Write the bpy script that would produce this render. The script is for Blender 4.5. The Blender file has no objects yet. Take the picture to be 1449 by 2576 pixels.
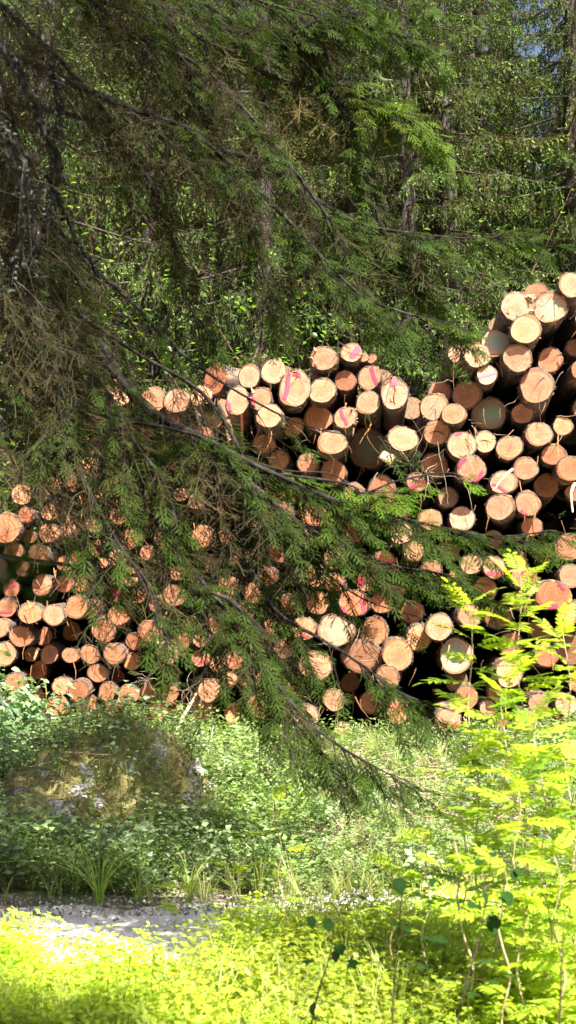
import bpy, math, random
import numpy as np
from mathutils import Vector, Matrix

# ------------------------------------------------------------------ camera, light, exposure
S = bpy.context.scene
COL = S.collection
F = 3240.0                      # focal length in photo units (photo taken as 1449 x 2576)
W_, H_ = 1449.0, 2576.0
EYE = Vector((0, 0, 1.7))
PITCH = math.radians(3.743)
cam_d = bpy.data.cameras.new('camera')
cam = bpy.data.objects.new('camera', cam_d); COL.objects.link(cam); S.camera = cam
cam.location = EYE; cam.rotation_euler = (math.pi / 2 + PITCH, 0, 0)
cam_d.sensor_fit = 'VERTICAL'; cam_d.sensor_height = 24.0; cam_d.lens = F / H_ * 24.0
cam_d.clip_start = 0.05; cam_d.clip_end = 2000
cam_d.dof.use_dof = True; cam_d.dof.focus_distance = 12.0; cam_d.dof.aperture_fstop = 3.0

SUN_ELEV, SUN_AZ = 55.0, 31.0   # azimuth: degrees to the right of straight behind the camera
e, a = math.radians(SUN_ELEV), math.radians(SUN_AZ)
to_sun = Vector((math.sin(a) * math.cos(e), -math.cos(a) * math.cos(e), math.sin(e)))
world = bpy.data.worlds.new('World'); S.world = world; world.use_nodes = True
wn = world.node_tree.nodes; wl = world.node_tree.links
bgn = wn['Background']; sky = wn.new('ShaderNodeTexSky'); sky.sky_type = 'NISHITA'; sky.sun_disc = False
sky.sun_elevation = e; sky.sun_rotation = math.pi - a; sky.dust_density = 5.0; sky.air_density = .7; sky.ozone_density = .5
wl.new(sky.outputs[0], bgn.inputs[0]); bgn.inputs[1].default_value = 0.055
sun_d = bpy.data.lights.new('sun', 'SUN'); sun_d.energy = 5.0; sun_d.angle = math.radians(0.5); sun_d.color = (1, .95, .86)
sun = bpy.data.objects.new('sun', sun_d); COL.objects.link(sun)
sun.rotation_euler = to_sun.to_track_quat('Z', 'Y').to_euler(); sun.location = to_sun * 30
S.view_settings.view_transform = 'Standard'; S.view_settings.look = 'None'
S.view_settings.gamma = 1; S.view_settings.use_curve_mapping = False
S.view_settings.exposure = 2.2

RX = Matrix.Rotation(math.pi / 2 + PITCH, 3, 'X')
def P(px, py, Y):
    """photo point at distance Y ahead of the camera -> world point"""
    d = RX @ Vector(((px - W_ / 2) / F, (H_ / 2 - py) / F, -1.0))
    return EYE + d * (Y / d.y)
def ppm(Y): return F / Y         # photo units per metre at distance Y

rng = np.random.default_rng(7)
random.seed(7)
U = random.uniform

# ------------------------------------------------------------------ helpers
def tag(o, label=None, cat=None, group=None, kind=None):
    if label: o['label'] = label
    if cat: o['category'] = cat
    if group: o['group'] = group
    if kind: o['kind'] = kind
    return o
def empty(name, loc=(0, 0, 0)):
    o = bpy.data.objects.new(name, None); COL.objects.link(o); o.location = loc
    o.empty_display_size = .1
    return o

class Geo:
    """collects triangles with a colour per vertex"""
    def __init__(s): s.v = []; s.t = []; s.c = []; s.n = 0
    def add(s, v, t, c):
        v = np.asarray(v, dtype=np.float64).reshape(-1, 3); t = np.asarray(t, dtype=np.int64).reshape(-1, 3)
        c = np.asarray(c, dtype=np.float64)
        if c.ndim == 1: c = np.tile(c, (len(v), 1))
        s.v.append(v); s.t.append(t + s.n); s.c.append(c); s.n += len(v)
    def arrays(s):
        if not s.v: return np.zeros((0, 3)), np.zeros((0, 3), int), np.zeros((0, 3))
        return np.concatenate(s.v), np.concatenate(s.t), np.concatenate(s.c)
    def inst(s, tpl, M, tint=None):
        """tpl (v,t,c) placed with matrices M (k,4,4), tint (k,3) multiplies the colour"""
        v, t, c = tpl; k = len(M)
        if not k: return
        vv = np.einsum('kij,nj->kni', M[:, :3, :3], v) + M[:, None, :3, 3]
        tt = t[None] + (np.arange(k) * len(v))[:, None, None]
        cc = np.repeat(c[None], k, 0)
        if tint is not None: cc = cc * tint[:, None, :]
        s.add(vv.reshape(-1, 3), tt.reshape(-1, 3), cc.reshape(-1, 3))
    def mesh(s, name, mat, smooth=False):
        v, t, c = s.arrays()
        m = bpy.data.meshes.new(name)
        m.vertices.add(len(v)); m.vertices.foreach_set('co', v.astype(np.float32).ravel())
        m.loops.add(len(t) * 3); m.loops.foreach_set('vertex_index', t.astype(np.int32).ravel())
        m.polygons.add(len(t)); m.polygons.foreach_set('loop_start', np.arange(0, len(t) * 3, 3, dtype=np.int32))
        if smooth: m.polygons.foreach_set('use_smooth', np.ones(len(t), dtype=bool))
        m.update(calc_edges=True)
        at = m.color_attributes.new('col', 'FLOAT_COLOR', 'POINT')
        at.data.foreach_set('color', np.concatenate([c, np.ones((len(c), 1))], 1).astype(np.float32).ravel())
        m.materials.append(mat)
        return m
    def build(s, name, mat, parent=None, smooth=False):
        o = bpy.data.objects.new(name, s.mesh(name, mat, smooth)); COL.objects.link(o)
        if parent: o.parent = parent
        return o

def norm(a): return a / (np.linalg.norm(a, axis=-1, keepdims=True) + 1e-12)
def frames(pos, x, up, scale):
    """matrices with local X along x, local Z near up"""
    pos = np.asarray(pos, float); x = norm(np.asarray(x, float)); up = np.asarray(up, float)
    up = np.broadcast_to(up, x.shape)
    y = norm(np.cross(up, x)); z = np.cross(x, y)
    s = np.asarray(scale, float)
    if s.ndim == 1: s = s[:, None]
    s = np.broadcast_to(s, x.shape)
    M = np.zeros((len(x), 4, 4)); M[:, :3, 0] = x * s[:, :1]; M[:, :3, 1] = y * s[:, 1:2]; M[:, :3, 2] = z * s[:, 2:3]
    M[:, :3, 3] = pos; M[:, 3, 3] = 1
    return M

def tube(g, pts, rad, sides, col, jag=0.0):
    pts = np.asarray([tuple(p) for p in pts], float); n = len(pts)
    rad = np.broadcast_to(np.asarray(rad, float), (n,))
    d = norm(np.gradient(pts, axis=0))
    ref = np.array([0.13, 0.31, 0.94]); 
    if abs(d[0] @ ref) > .9: ref = np.array([1., 0, 0])
    y = norm(np.cross(np.tile(ref, (n, 1)), d)); z = np.cross(d, y)
    an = np.arange(sides) / sides * 2 * math.pi
    rr = rad[:, None] * (1 + jag * rng.uniform(-1, 1, (n, sides)))
    v = pts[:, None] + rr[..., None] * (np.cos(an)[None, :, None] * y[:, None] + np.sin(an)[None, :, None] * z[:, None])
    t = []
    for i in range(n - 1):
        for j in range(sides):
            k = (j + 1) % sides; a0 = i * sides + j; b0 = i * sides + k; a1 = a0 + sides; b1 = b0 + sides
            t += [(a0, b0, b1), (a0, b1, a1)]
    g.add(v.reshape(-1, 3), t, col)

def spline(pts, n):
    """Catmull-Rom through points"""
    pts = [np.array(tuple(p), float) for p in pts]
    pts = [2 * pts[0] - pts[1]] + pts + [2 * pts[-1] - pts[-2]]
    out = []; m = len(pts) - 3
    for i in range(n):
        u = i / (n - 1) * m; k = min(int(u), m - 1); f = u - k
        p0, p1, p2, p3 = pts[k:k + 4]
        out.append(.5 * ((2 * p1) + (-p0 + p2) * f + (2 * p0 - 5 * p1 + 4 * p2 - p3) * f * f + (-p0 + 3 * p1 - 3 * p2 + p3) * f ** 3))
    return np.array(out)

# ------------------------------------------------------------------ materials
def new_mat(name):
    m = bpy.data.materials.new(name); m.use_nodes = True
    nt = m.node_tree; nt.nodes.clear(); out = nt.nodes.new('ShaderNodeOutputMaterial')
    return m, nt, out
def N(nt, typ, **kw):
    n = nt.nodes.new(typ)
    for k, v in kw.items(): setattr(n, k, v)
    return n
def ramp(nt, fac, stops):
    r = N(nt, 'ShaderNodeValToRGB'); el = r.color_ramp.elements
    while len(el) < len(stops): el.new(.5)
    for q, (p_, c_) in zip(el, stops): q.position = p_; q.color = (*c_, 1) if len(c_) == 3 else c_
    nt.links.new(fac, r.inputs[0]); return r.outputs[0]
def noise(nt, vec, scale, detail=4, rough=.6):
    n = N(nt, 'ShaderNodeTexNoise'); n.inputs['Scale'].default_value = scale; n.inputs['Detail'].default_value = detail
    n.inputs['Roughness'].default_value = rough
    if vec is not None: nt.links.new(vec, n.inputs['Vector'])
    return n.outputs[0]
def mixc(nt, f, a, b, mode='MIX'):
    n = N(nt, 'ShaderNodeMix', data_type='RGBA', blend_type=mode)
    for s, v in ((n.inputs[0], f), (n.inputs[6], a), (n.inputs[7], b)):
        if isinstance(v, (int, float)): s.default_value = v
        elif isinstance(v, tuple): s.default_value = (*v, 1)
        else: nt.links.new(v, s)
    return n.outputs[2]
def mathn(nt, op, a, b=0.0, c=None, clamp=False):
    n = N(nt, 'ShaderNodeMath', operation=op); n.use_clamp = clamp
    for s, v in zip(n.inputs, (a, b, c)):
        if v is None: continue
        if isinstance(v, (int, float)): s.default_value = v
        else: nt.links.new(v, s)
    return n.outputs[0]

def leaf_mat(name, trans=.45, rough=.45, gloss=.35):
    m, nt, out = new_mat(name)
    at = N(nt, 'ShaderNodeAttribute', attribute_name='col')
    tc = N(nt, 'ShaderNodeTexCoord')
    nz = noise(nt, tc.outputs['Object'], 9.0, 3)
    v = ramp(nt, nz, [(.3, (.72, .74, .7)), (.7, (1.2, 1.2, 1.1))])
    c = mixc(nt, 1.0, at.outputs['Color'], v, 'MULTIPLY')
    b = N(nt, 'ShaderNodeBsdfPrincipled'); nt.links.new(c, b.inputs['Base Color'])
    b.inputs['Roughness'].default_value = rough; b.inputs['Specular IOR Level'].default_value = gloss
    t = N(nt, 'ShaderNodeBsdfTranslucent')
    c2 = mixc(nt, 1.0, c, (1.35, 1.45, .55), 'MULTIPLY'); nt.links.new(c2, t.inputs['Color'])
    x = N(nt, 'ShaderNodeMixShader'); x.inputs[0].default_value = trans
    nt.links.new(b.outputs[0], x.inputs[1]); nt.links.new(t.outputs[0], x.inputs[2]); nt.links.new(x.outputs[0], out.inputs[0])
    return m
def wood_mat(name, scale=30, rough=.85, lich=0.0):
    m, nt, out = new_mat(name)
    at = N(nt, 'ShaderNodeAttribute', attribute_name='col'); tc = N(nt, 'ShaderNodeTexCoord')
    nz = noise(nt, tc.outputs['Object'], scale, 5)
    v = ramp(nt, nz, [(.3, (.45, .45, .45)), (.65, (1.35, 1.3, 1.25))])
    c = mixc(nt, 1.0, at.outputs['Color'], v, 'MULTIPLY')
    if lich:
        l = ramp(nt, noise(nt, tc.outputs['Object'], scale * .6, 3), [(.5, (0, 0, 0)), (.62, (lich,) * 3)])
        c = mixc(nt, l, c, (.15, .17, .14))
    b = N(nt, 'ShaderNodeBsdfPrincipled'); nt.links.new(c, b.inputs['Base Color']); b.inputs['Roughness'].default_value = rough; b.inputs['Specular IOR Level'].default_value = .15
    bp = N(nt, 'ShaderNodeBump'); bp.inputs['Strength'].default_value = .6; bp.inputs['Distance'].default_value = .01
    nt.links.new(nz, bp.inputs['Height']); nt.links.new(bp.outputs[0], b.inputs['Normal'])
    nt.links.new(b.outputs[0], out.inputs[0]); return m

M_needle = leaf_mat('spruce_needles', .3, .65, .1)
M_leaf = leaf_mat('fresh_leaves', .58, .4, .45)
M_dleaf = leaf_mat('shade_toned_sprout_leaves', .25, .8, .05)
M_bleaf = leaf_mat('shrub_leaves', .35, .38, .6)
M_grass = leaf_mat('grass_blades', .5, .5, .3)
M_twig = wood_mat('twig_wood', 40, .85, .0)
M_limb = wood_mat('limb_bark', 28, .9, .15)
M_trunk = wood_mat('trunk_bark', 9, .9, .3)
M_strip = wood_mat('torn_bark_strip', 60, .7)

def cut_face_mat():
    m, nt, out = new_mat('cut_wood_end')
    oi = N(nt, 'ShaderNodeObjectInfo'); tc = N(nt, 'ShaderNodeTexCoord'); L = nt.links
    rnd = oi.outputs['Random']
    off = N(nt, 'ShaderNodeCombineXYZ'); L.new(mathn(nt, 'MULTIPLY', rnd, 37.0), off.inputs[0]); L.new(mathn(nt, 'MULTIPLY', rnd, 91.0), off.inputs[1])
    va = N(nt, 'ShaderNodeVectorMath', operation='ADD'); L.new(tc.outputs['Object'], va.inputs[0]); L.new(off.outputs[0], va.inputs[1])
    sp = N(nt, 'ShaderNodeSeparateXYZ'); L.new(tc.outputs['Object'], sp.inputs[0])
    cx = mathn(nt, 'MULTIPLY_ADD', rnd, .3, -.15); r2 = mathn(nt, 'FRACT', mathn(nt, 'MULTIPLY', rnd, 17.3)); cy = mathn(nt, 'MULTIPLY_ADD', r2, .3, -.15)
    dx = mathn(nt, 'SUBTRACT', sp.outputs[0], cx); dy = mathn(nt, 'SUBTRACT', sp.outputs[1], cy)
    r = mathn(nt, 'SQRT', mathn(nt, 'ADD', mathn(nt, 'MULTIPLY', dx, dx), mathn(nt, 'MULTIPLY', dy, dy)))
    nz = noise(nt, va.outputs[0], 1.6, 3)
    r = mathn(nt, 'ADD', r, mathn(nt, 'MULTIPLY_ADD', nz, .16, -.08))
    base = ramp(nt, r, [(0.0, (.40, .20, .10)), (.05, (.62, .36, .20)), (.42, (.66, .385, .215)), (.56, (.74, .47, .28)), (.66, (.62, .36, .21)), (.84, (.74, .48, .31)), (.93, (.66, .38, .21)), (1.0, (.45, .22, .09))])
    ring = mathn(nt, 'SINE', mathn(nt, 'MULTIPLY', r, 60.0))
    ring2 = mathn(nt, 'SINE', mathn(nt, 'MULTIPLY', r, 23.0))
    k = mathn(nt, 'MULTIPLY_ADD', ring, .09, .95); k = mathn(nt, 'MULTIPLY_ADD', ring2, .08, k)
    # saw marks: streaks at an angle of their own on each end
    ro = N(nt, 'ShaderNodeVectorRotate', rotation_type='Z_AXIS'); L.new(va.outputs[0], ro.inputs['Vector']); L.new(mathn(nt, 'MULTIPLY', rnd, 6.28), ro.inputs['Angle'])
    mp = N(nt, 'ShaderNodeMapping'); mp.inputs['Scale'].default_value = (1, 16, 1); L.new(ro.outputs[0], mp.inputs[0])
    saw = noise(nt, mp.outputs[0], 1.6, 4)
    k = mathn(nt, 'MULTIPLY', k, mathn(nt, 'MULTIPLY_ADD', saw, 1.1, .45))
    kc = N(nt, 'ShaderNodeCombineXYZ'); [L.new(k, kc.inputs[i]) for i in range(3)]
    c = mixc(nt, 1.0, base, kc.outputs[0], 'MULTIPLY')
    # drying cracks from the pith
    ang = mathn(nt, 'ARCTAN2', dy, dx); ca = N(nt, 'ShaderNodeCombineXYZ'); L.new(mathn(nt, 'MULTIPLY', ang, 3.0), ca.inputs[0]); L.new(mathn(nt, 'MULTIPLY', rnd, 50.0), ca.inputs[1])
    cr = noise(nt, ca.outputs[0], 2.2, 2)
    crk = mathn(nt, 'MULTIPLY', mathn(nt, 'LESS_THAN', mathn(nt, 'ABSOLUTE', mathn(nt, 'SUBTRACT', cr, .5)), .012), mathn(nt, 'LESS_THAN', r, mathn(nt, 'MULTIPLY_ADD', nz, .9, .1)))
    c = mixc(nt, mathn(nt, 'MULTIPLY', crk, .75), c, (.16, .07, .03))
    # smudges of resin and dirt
    d = ramp(nt, noise(nt, va.outputs[0], 2.3, 5), [(.47, (0, 0, 0)), (.7, (.75, .75, .75))])
    c = mixc(nt, d, c, (.40, .21, .11))
    c = mixc(nt, 1.0, c, (.64, .495, .455), 'MULTIPLY')
    c = mixc(nt, 1.0, c, oi.outputs['Color'], 'MULTIPLY')
    # blue-green stain of the sapwood
    st = mathn(nt, 'MULTIPLY', oi.outputs['Alpha'], ramp(nt, mathn(nt, 'ADD', r, mathn(nt, 'MULTIPLY_ADD', saw, .6, -.3)), [(.3, (1, 1, 1)), (.98, (.0, .0, .0))]))
    c = mixc(nt, st, c, (.20, .27, .19))
    b = N(nt, 'ShaderNodeBsdfPrincipled'); L.new(c, b.inputs['Base Color']); b.inputs['Roughness'].default_value = .75
    bp = N(nt, 'ShaderNodeBump'); bp.inputs['Strength'].default_value = .5; bp.inputs['Distance'].default_value = .01
    L.new(saw, bp.inputs['Height']); L.new(bp.outputs[0], b.inputs['Normal']); L.new(b.outputs[0], out.inputs[0])
    return m
M_face = cut_face_mat()

def bark_mat():
    m, nt, out = new_mat('spruce_log_bark'); L = nt.links
    oi = N(nt, 'ShaderNodeObjectInfo'); tc = N(nt, 'ShaderNodeTexCoord')
    va = N(nt, 'ShaderNodeVectorMath', operation='ADD'); L.new(tc.outputs['Object'], va.inputs[0])
    cb = N(nt, 'ShaderNodeCombineXYZ'); L.new(mathn(nt, 'MULTIPLY', oi.outputs['Random'], 63.0), cb.inputs[0]); L.new(cb.outputs[0], va.inputs[1])
    mp = N(nt, 'ShaderNodeMapping'); mp.inputs['Scale'].default_value = (1, 1, 2.2); L.new(va.outputs[0], mp.inputs[0])
    f = noise(nt, mp.outputs[0], 3.5, 6, .7)
    c = ramp(nt, f, [(.3, (.03, .02, .015)), (.5, (.085, .055, .042)), (.68, (.16, .11, .09))])
    pm = N(nt, 'ShaderNodeMapping'); pm.inputs['Scale'].default_value = (1.4, 1.4, 3.0); L.new(va.outputs[0], pm.inputs[0])
    p_ = ramp(nt, noise(nt, pm.outputs[0], 1.3, 4), [(.57, (0, 0, 0)), (.63, (1, 1, 1))])
    c = mixc(nt, p_, c, (.34, .16, .06))
    b = N(nt, 'ShaderNodeBsdfPrincipled'); L.new(c, b.inputs['Base Color']); b.inputs['Roughness'].default_value = .85
    bp = N(nt, 'ShaderNodeBump'); bp.inputs['Strength'].default_value = .8; bp.inputs['Distance'].default_value = .02
    L.new(f, bp.inputs['Height']); L.new(bp.outputs[0], b.inputs['Normal']); L.new(b.outputs[0], out.inputs[0]); return m
M_bark = bark_mat()

def paint_mat():
    m, nt, out = new_mat('pink_marking_paint'); L = nt.links
    at = N(nt, 'ShaderNodeAttribute', attribute_name='col'); tc = N(nt, 'ShaderNodeTexCoord')
    n = noise(nt, tc.outputs['Object'], 5.0, 4)
    al = mathn(nt, 'MULTIPLY', mathn(nt, 'MULTIPLY_ADD', n, 1.8, -.1), at.outputs['Fac'], clamp=True)
    al = mathn(nt, 'MULTIPLY', al, 1.5, clamp=True)
    b = N(nt, 'ShaderNodeBsdfPrincipled'); b.inputs['Base Color'].default_value = (.62, .035, .085, 1); b.inputs['Roughness'].default_value = .6
    t = N(nt, 'ShaderNodeBsdfTransparent'); x = N(nt, 'ShaderNodeMixShader')
    L.new(al, x.inputs[0]); L.new(t.outputs[0], x.inputs[1]); L.new(b.outputs[0], x.inputs[2]); L.new(x.outputs[0], out.inputs[0]); return m
M_paint = paint_mat()

def ground_mat(name, stops, scale, bump=.6, second=None):
    m, nt, out = new_mat(name); L = nt.links; tc = N(nt, 'ShaderNodeTexCoord')
    f = noise(nt, tc.outputs['Object'], scale, 8, .7)
    c = ramp(nt, f, stops)
    if second:
        g = ramp(nt, noise(nt, tc.outputs['Object'], second[0], 4), [(.45, (0, 0, 0)), (.6, (1, 1, 1))]); c = mixc(nt, g, c, second[1])
    b = N(nt, 'ShaderNodeBsdfPrincipled'); L.new(c, b.inputs['Base Color']); b.inputs['Roughness'].default_value = .95
    bp = N(nt, 'ShaderNodeBump'); bp.inputs['Strength'].default_value = bump; bp.inputs['Distance'].default_value = .03
    L.new(f, bp.inputs['Height']); L.new(bp.outputs[0], b.inputs['Normal']); L.new(b.outputs[0], out.inputs[0]); return m
M_ground = ground_mat('forest_floor', [(.3, (.07, .05, .03)), (.5, (.2, .15, .1)), (.7, (.36, .29, .2))], 14, .9, (1.3, (.09, .12, .035)))
M_road = ground_mat('gravel_road', [(.3, (.5, .47, .44)), (.5, (.68, .65, .61)), (.7, (.8, .77, .73))], 45, .8)
M_stone = wood_mat('gravel_stone', 20, .9)
def rock_mat():
    m, nt, out = new_mat('mossy_granite'); L = nt.links; tc = N(nt, 'ShaderNodeTexCoord')
    f = noise(nt, tc.outputs['Object'], 22, 7, .7); g = noise(nt, tc.outputs['Object'], 3.4, 5, .65)
    gr = ramp(nt, f, [(.35, (.2, .19, .18)), (.5, (.42, .40, .39)), (.7, (.62, .60, .58))])
    mo = ramp(nt, f, [(.3, (.08, .07, .03)), (.5, (.27, .23, .08)), (.7, (.44, .40, .18))])
    mk = ramp(nt, g, [(.43, (0, 0, 0)), (.47, (1, 1, 1))])
    c = mixc(nt, mk, gr, mo)
    b = N(nt, 'ShaderNodeBsdfPrincipled'); L.new(c, b.inputs['Base Color']); b.inputs['Roughness'].default_value = .95
    bp = N(nt, 'ShaderNodeBump'); bp.inputs['Strength'].default_value = 1; bp.inputs['Distance'].default_value = .03
    L.new(mathn(nt, 'ADD', f, mk), bp.inputs['Height']); L.new(bp.outputs[0], b.inputs['Normal']); L.new(b.outputs[0], out.inputs[0]); return m
M_rock = rock_mat()

# ------------------------------------------------------------------ ground, road
def sm(x, a_, b_):
    t = np.clip((x - a_) / (b_ - a_), 0, 1); return t * t * (3 - 2 * t)
def road_far(x): return 7.35 + 0.12 * np.asarray(x, float) - .04 * np.cos(np.asarray(x, float))
def gh(x, y):
    """height of the ground"""
    x = np.asarray(x, float); y = np.asarray(y, float)
    n = .05 * np.sin(1.7 * x + .6) * np.cos(1.3 * y) + .03 * np.sin(4.1 * x + 2 * y) + .02 * np.sin(7.3 * y - 3.1 * x)
    rf = road_far(x); rn = rf - 2.4
    offroad = np.clip(sm(y, rf, rf + .4) + 1 - sm(y, rn - .4, rn), 0, 1)
    h = .40 * sm(y, rf + .1, 11.2) + .35 * sm(y, 13, 40) - .05 * offroad
    return h + n * offroad * (1 + sm(y, 12, 60) * 6)
def axis_(lo, hi, dlo, dhi, step, k=1.25):
    m = list(np.arange(dlo, dhi, step)); s = step; v = m[-1]
    while v < hi: s *= k; v += s; m.append(v)
    s = step; v = m[0]; pre = []
    while v > lo: s *= k; v -= s; pre.append(v)
    return np.array(pre[::-1] + m)
gx = axis_(-500, 500, -4.5, 4.5, .09); gy = axis_(-300, 700, 2.5, 13.5, .09)
X, Yg = np.meshgrid(gx, gy); Z = gh(X, Yg) + np.where((np.abs(X) < 5) & (Yg < 14) & (Yg > 2), rng.uniform(-.008, .008, X.shape), 0)
nx_, ny_ = len(gx), len(gy)
ii, jj = np.meshgrid(np.arange(ny_ - 1), np.arange(nx_ - 1), indexing='ij'); q = (ii * nx_ + jj).ravel()
g = Geo(); g.add(np.stack([X, Yg, Z], -1).reshape(-1, 3), np.concatenate([np.stack([q, q + 1, q + nx_ + 1], 1), np.stack([q, q + nx_ + 1, q + nx_], 1)]), (1, 1, 1))
tag(g.build('ground', M_ground, smooth=True), kind='structure')
rx = np.linspace(-30, 30, 240); g = Geo(); rows = 9; vv = []
for j in range(rows):
    f = j / (rows - 1); yy = road_far(rx) - 2.4 + 2.4 * f; edge = (.09 * np.sin(rx * 9) + .05 * np.sin(rx * 23)) * (1 if j in (0, rows - 1) else 0)
    vv.append(np.stack([rx, yy + edge, gh(rx, yy) * 0 + .006 + .035 * math.sin(f * math.pi)], 1))
vv = np.concatenate(vv); n_ = len(rx); ii, jj = np.meshgrid(np.arange(rows - 1), np.arange(n_ - 1), indexing='ij'); q = (ii * n_ + jj).ravel()
g.add(vv, np.concatenate([np.stack([q, q + 1, q + n_ + 1], 1), np.stack([q, q + n_ + 1, q + n_], 1)]), (1, 1, 1))
tag(g.build('gravel_road', M_road, smooth=True), kind='structure')
# loose stones
def rand_rot(k, pos, size, flat=1.0):
    return frames(pos, rng.normal(size=(k, 3)), norm(rng.normal(size=(k, 3)) + 1e-3), size)
ico_v = np.array([(1, 0, 0), (-1, 0, 0), (0, 1, 0), (0, -1, 0), (0, 0, .7), (0, 0, -.7)], float)
ico_t = [(0, 2, 4), (2, 1, 4), (1, 3, 4), (3, 0, 4), (2, 0, 5), (1, 2, 5), (3, 1, 5), (0, 3, 5)]
k = 5000; xs = rng.uniform(-3, 3, k); ys = road_far(xs) - np.where(rng.random(k) < .6, rng.uniform(-.12, .35, k), rng.uniform(0, 2.4, k))
g = Geo(); sz = rng.uniform(.004, .013, k); v = rng.uniform(.12, .42, k)
g.inst((ico_v, np.array(ico_t), np.ones((6, 3))), rand_rot(k, np.stack([xs, ys, .03 + 0 * xs], 1), np.repeat(sz[:, None], 3, 1) * rng.uniform(.6, 1.2, (k, 3))), np.stack([v, v * .95, v * .95], 1))
tag(g.build('gravel', M_stone), kind='stuff')

# ------------------------------------------------------------------ plant templates
def leaf_shape(l, w, bend=.15, seg=2, fold=.1):
    """one leaf along +X, two-sided outline of 4 or 6 points"""
    v = [(0, 0, 0), (l * .35, w * .5, fold * w), (l * .35, -w * .5, fold * w), (l * .7, w * .38, fold * w - bend * l * .5), (l * .7, -w * .38, fold * w - bend * l * .5), (l, 0, -bend * l), (l * .35, 0, 0), (l * .7, 0, -bend * l * .4)]
    t = [(0, 6, 1), (0, 2, 6), (1, 6, 7), (1, 7, 3), (2, 7, 6), (2, 4, 7), (3, 7, 5), (4, 5, 7)]
    return np.array(v, float), np.array(t)
def quad_leaf(l, w, bend=.2):
    v = np.array([(0, 0, 0), (l * .5, w * .5, .02 * l), (l, 0, -bend * l), (l * .5, -w * .5, .02 * l)], float)
    return v, np.array([(0, 2, 1), (0, 3, 2)])
def ribbon(g, pts, w, col, side=None):
    pts = np.asarray(pts, float); n = len(pts); d = norm(np.gradient(pts, axis=0))
    s = np.cross(d, [0.3, 0.2, 1.0]) if side is None else np.broadcast_to(np.asarray(side, float), d.shape)
    s = norm(s); w = np.broadcast_to(w, (n,))[:, None]
    v = np.concatenate([pts - s * w / 2, pts + s * w / 2]); t = []
    for i in range(n - 1): t += [(i, i + 1, n + i + 1), (i, n + i + 1, n + i)]
    g.add(v, t, col)

GREEN = np.array([.06, .125, .024]); BROWN = np.array([.018, .014, .011])
def needle_spray(seed, L=.115, nside=8, step=.0085, nl=.009, nw=.003, green=(.022, .036, .006), tip=(.042, .078, .008)):
    """spruce branchlet along +X, flat in XY, side twigs alternate, all carry needles"""
    r = np.random.default_rng(seed); g = Geo(); green = np.array(green); tip = np.array(tip)
    def axis(p0, d, l, newtip):
        d = norm(np.array(d, float)); n = max(4, int(l / step)); u = (np.arange(n) + .5) / n; pts = p0 + d * l * u[:, None] + np.array([0, 0, -.16 * l]) * u[:, None] ** 2
        side = norm(np.cross([0, 0, 1], d)); upv = np.cross(d, side); c0 = green * (1 - newtip) + tip * newtip
        # the shoot itself: a slim flat spindle
        a_, m_, b_ = p0, pts[n // 2], p0 + d * l * 1.02 + np.array([0, 0, -.17 * l]); w_ = nl * .42
        g.add([a_, m_ + side * w_, m_ + upv * w_ * .5, m_ - side * w_, b_], [(0, 1, 2), (0, 2, 3), (1, 4, 2), (2, 4, 3)], np.array([green * .8, green, c0 * .9, green, c0]))
        for s in (-1, 1):
            nd = norm(d * r.uniform(.5, 1.1, (n, 1)) + side * s * r.uniform(.5, 1.0, (n, 1)) + upv * r.uniform(-.5, .7, (n, 1)))
            b2 = pts + nd * nl * r.uniform(.75, 1.15, (n, 1)); wv = norm(np.cross(nd, r.normal(size=(n, 3)))) * nw / 2
            v = np.stack([pts - wv, pts + wv, b2], 1).reshape(-1, 3); c = np.where((u > .5)[:, None], c0, green) * r.uniform(.75, 1.3, (n, 1))
            g.add(v, np.arange(n * 3).reshape(-1, 3), np.repeat(c, 3, 0))
    axis(np.zeros(3), np.array([1., 0, 0]), L, 1.0)
    for i in range(nside):
        u = .12 + .75 * i / nside; s = 1 if i % 2 else -1; an = r.uniform(.6, .85) * s
        axis(np.array([L * u, 0, -.18 * L * u * u]), np.array([math.cos(an), math.sin(an), r.uniform(-.15, .05)]), L * (.55 - .36 * u) * r.uniform(.7, 1.2), r.uniform(.3, 1))
    return g.arrays()
def bare_spray(seed, L=.26, n1=9, w=.0026, col=(.034, .027, .014)):
    """dead hanging twiglet with a few needles left"""
    r = np.random.default_rng(seed); g = Geo(); col = np.array(col)
    def crooked(p0, d, l, n):
        pts = [np.array(p0, float)]; dd = np.array(d, float)
        for i in range(n): dd = norm(dd + r.normal(0, .16, 3) + np.array([.05, 0, -.05])); pts.append(pts[-1] + dd * l / n)
        return np.array(pts)
    main = crooked((0, 0, 0), (1, 0, 0), L, 6); ribbon(g, main, w * 1.2, col)
    for i in range(n1):
        u = r.uniform(.08, .95) * 6; k = int(u); p0 = main[k] + (main[k + 1] - main[k]) * (u - k)
        an = r.uniform(.5, 1.1) * r.choice([-1, 1]); d = (math.cos(an), math.sin(an), r.uniform(-.5, .3))
        s = crooked(p0, d, r.uniform(.05, .13), 3); ribbon(g, s, w, col * r.uniform(.7, 1.4))
        for j in range(2):
            k = r.integers(1, 3); s2 = crooked(s[k], norm(np.array(d) + r.normal(0, .6, 3)), r.uniform(.02, .05), 2); ribbon(g, s2, w * .8, col * r.uniform(.7, 1.5))
    return g.arrays()

SPRAY = [needle_spray(s) for s in range(4)]
SPRAY_OLD = [needle_spray(s + 10, tip=(.026, .044, .007), step=.0095) for s in range(3)]
BARE = [bare_spray(s) for s in range(5)]

def pix(p):
    c = RX.transposed() @ (Vector(p) - EYE)
    return (W_ / 2 - c.x / c.z * F, H_ / 2 + c.y / c.z * F) if c.z < -.1 else (-1, -1)
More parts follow.
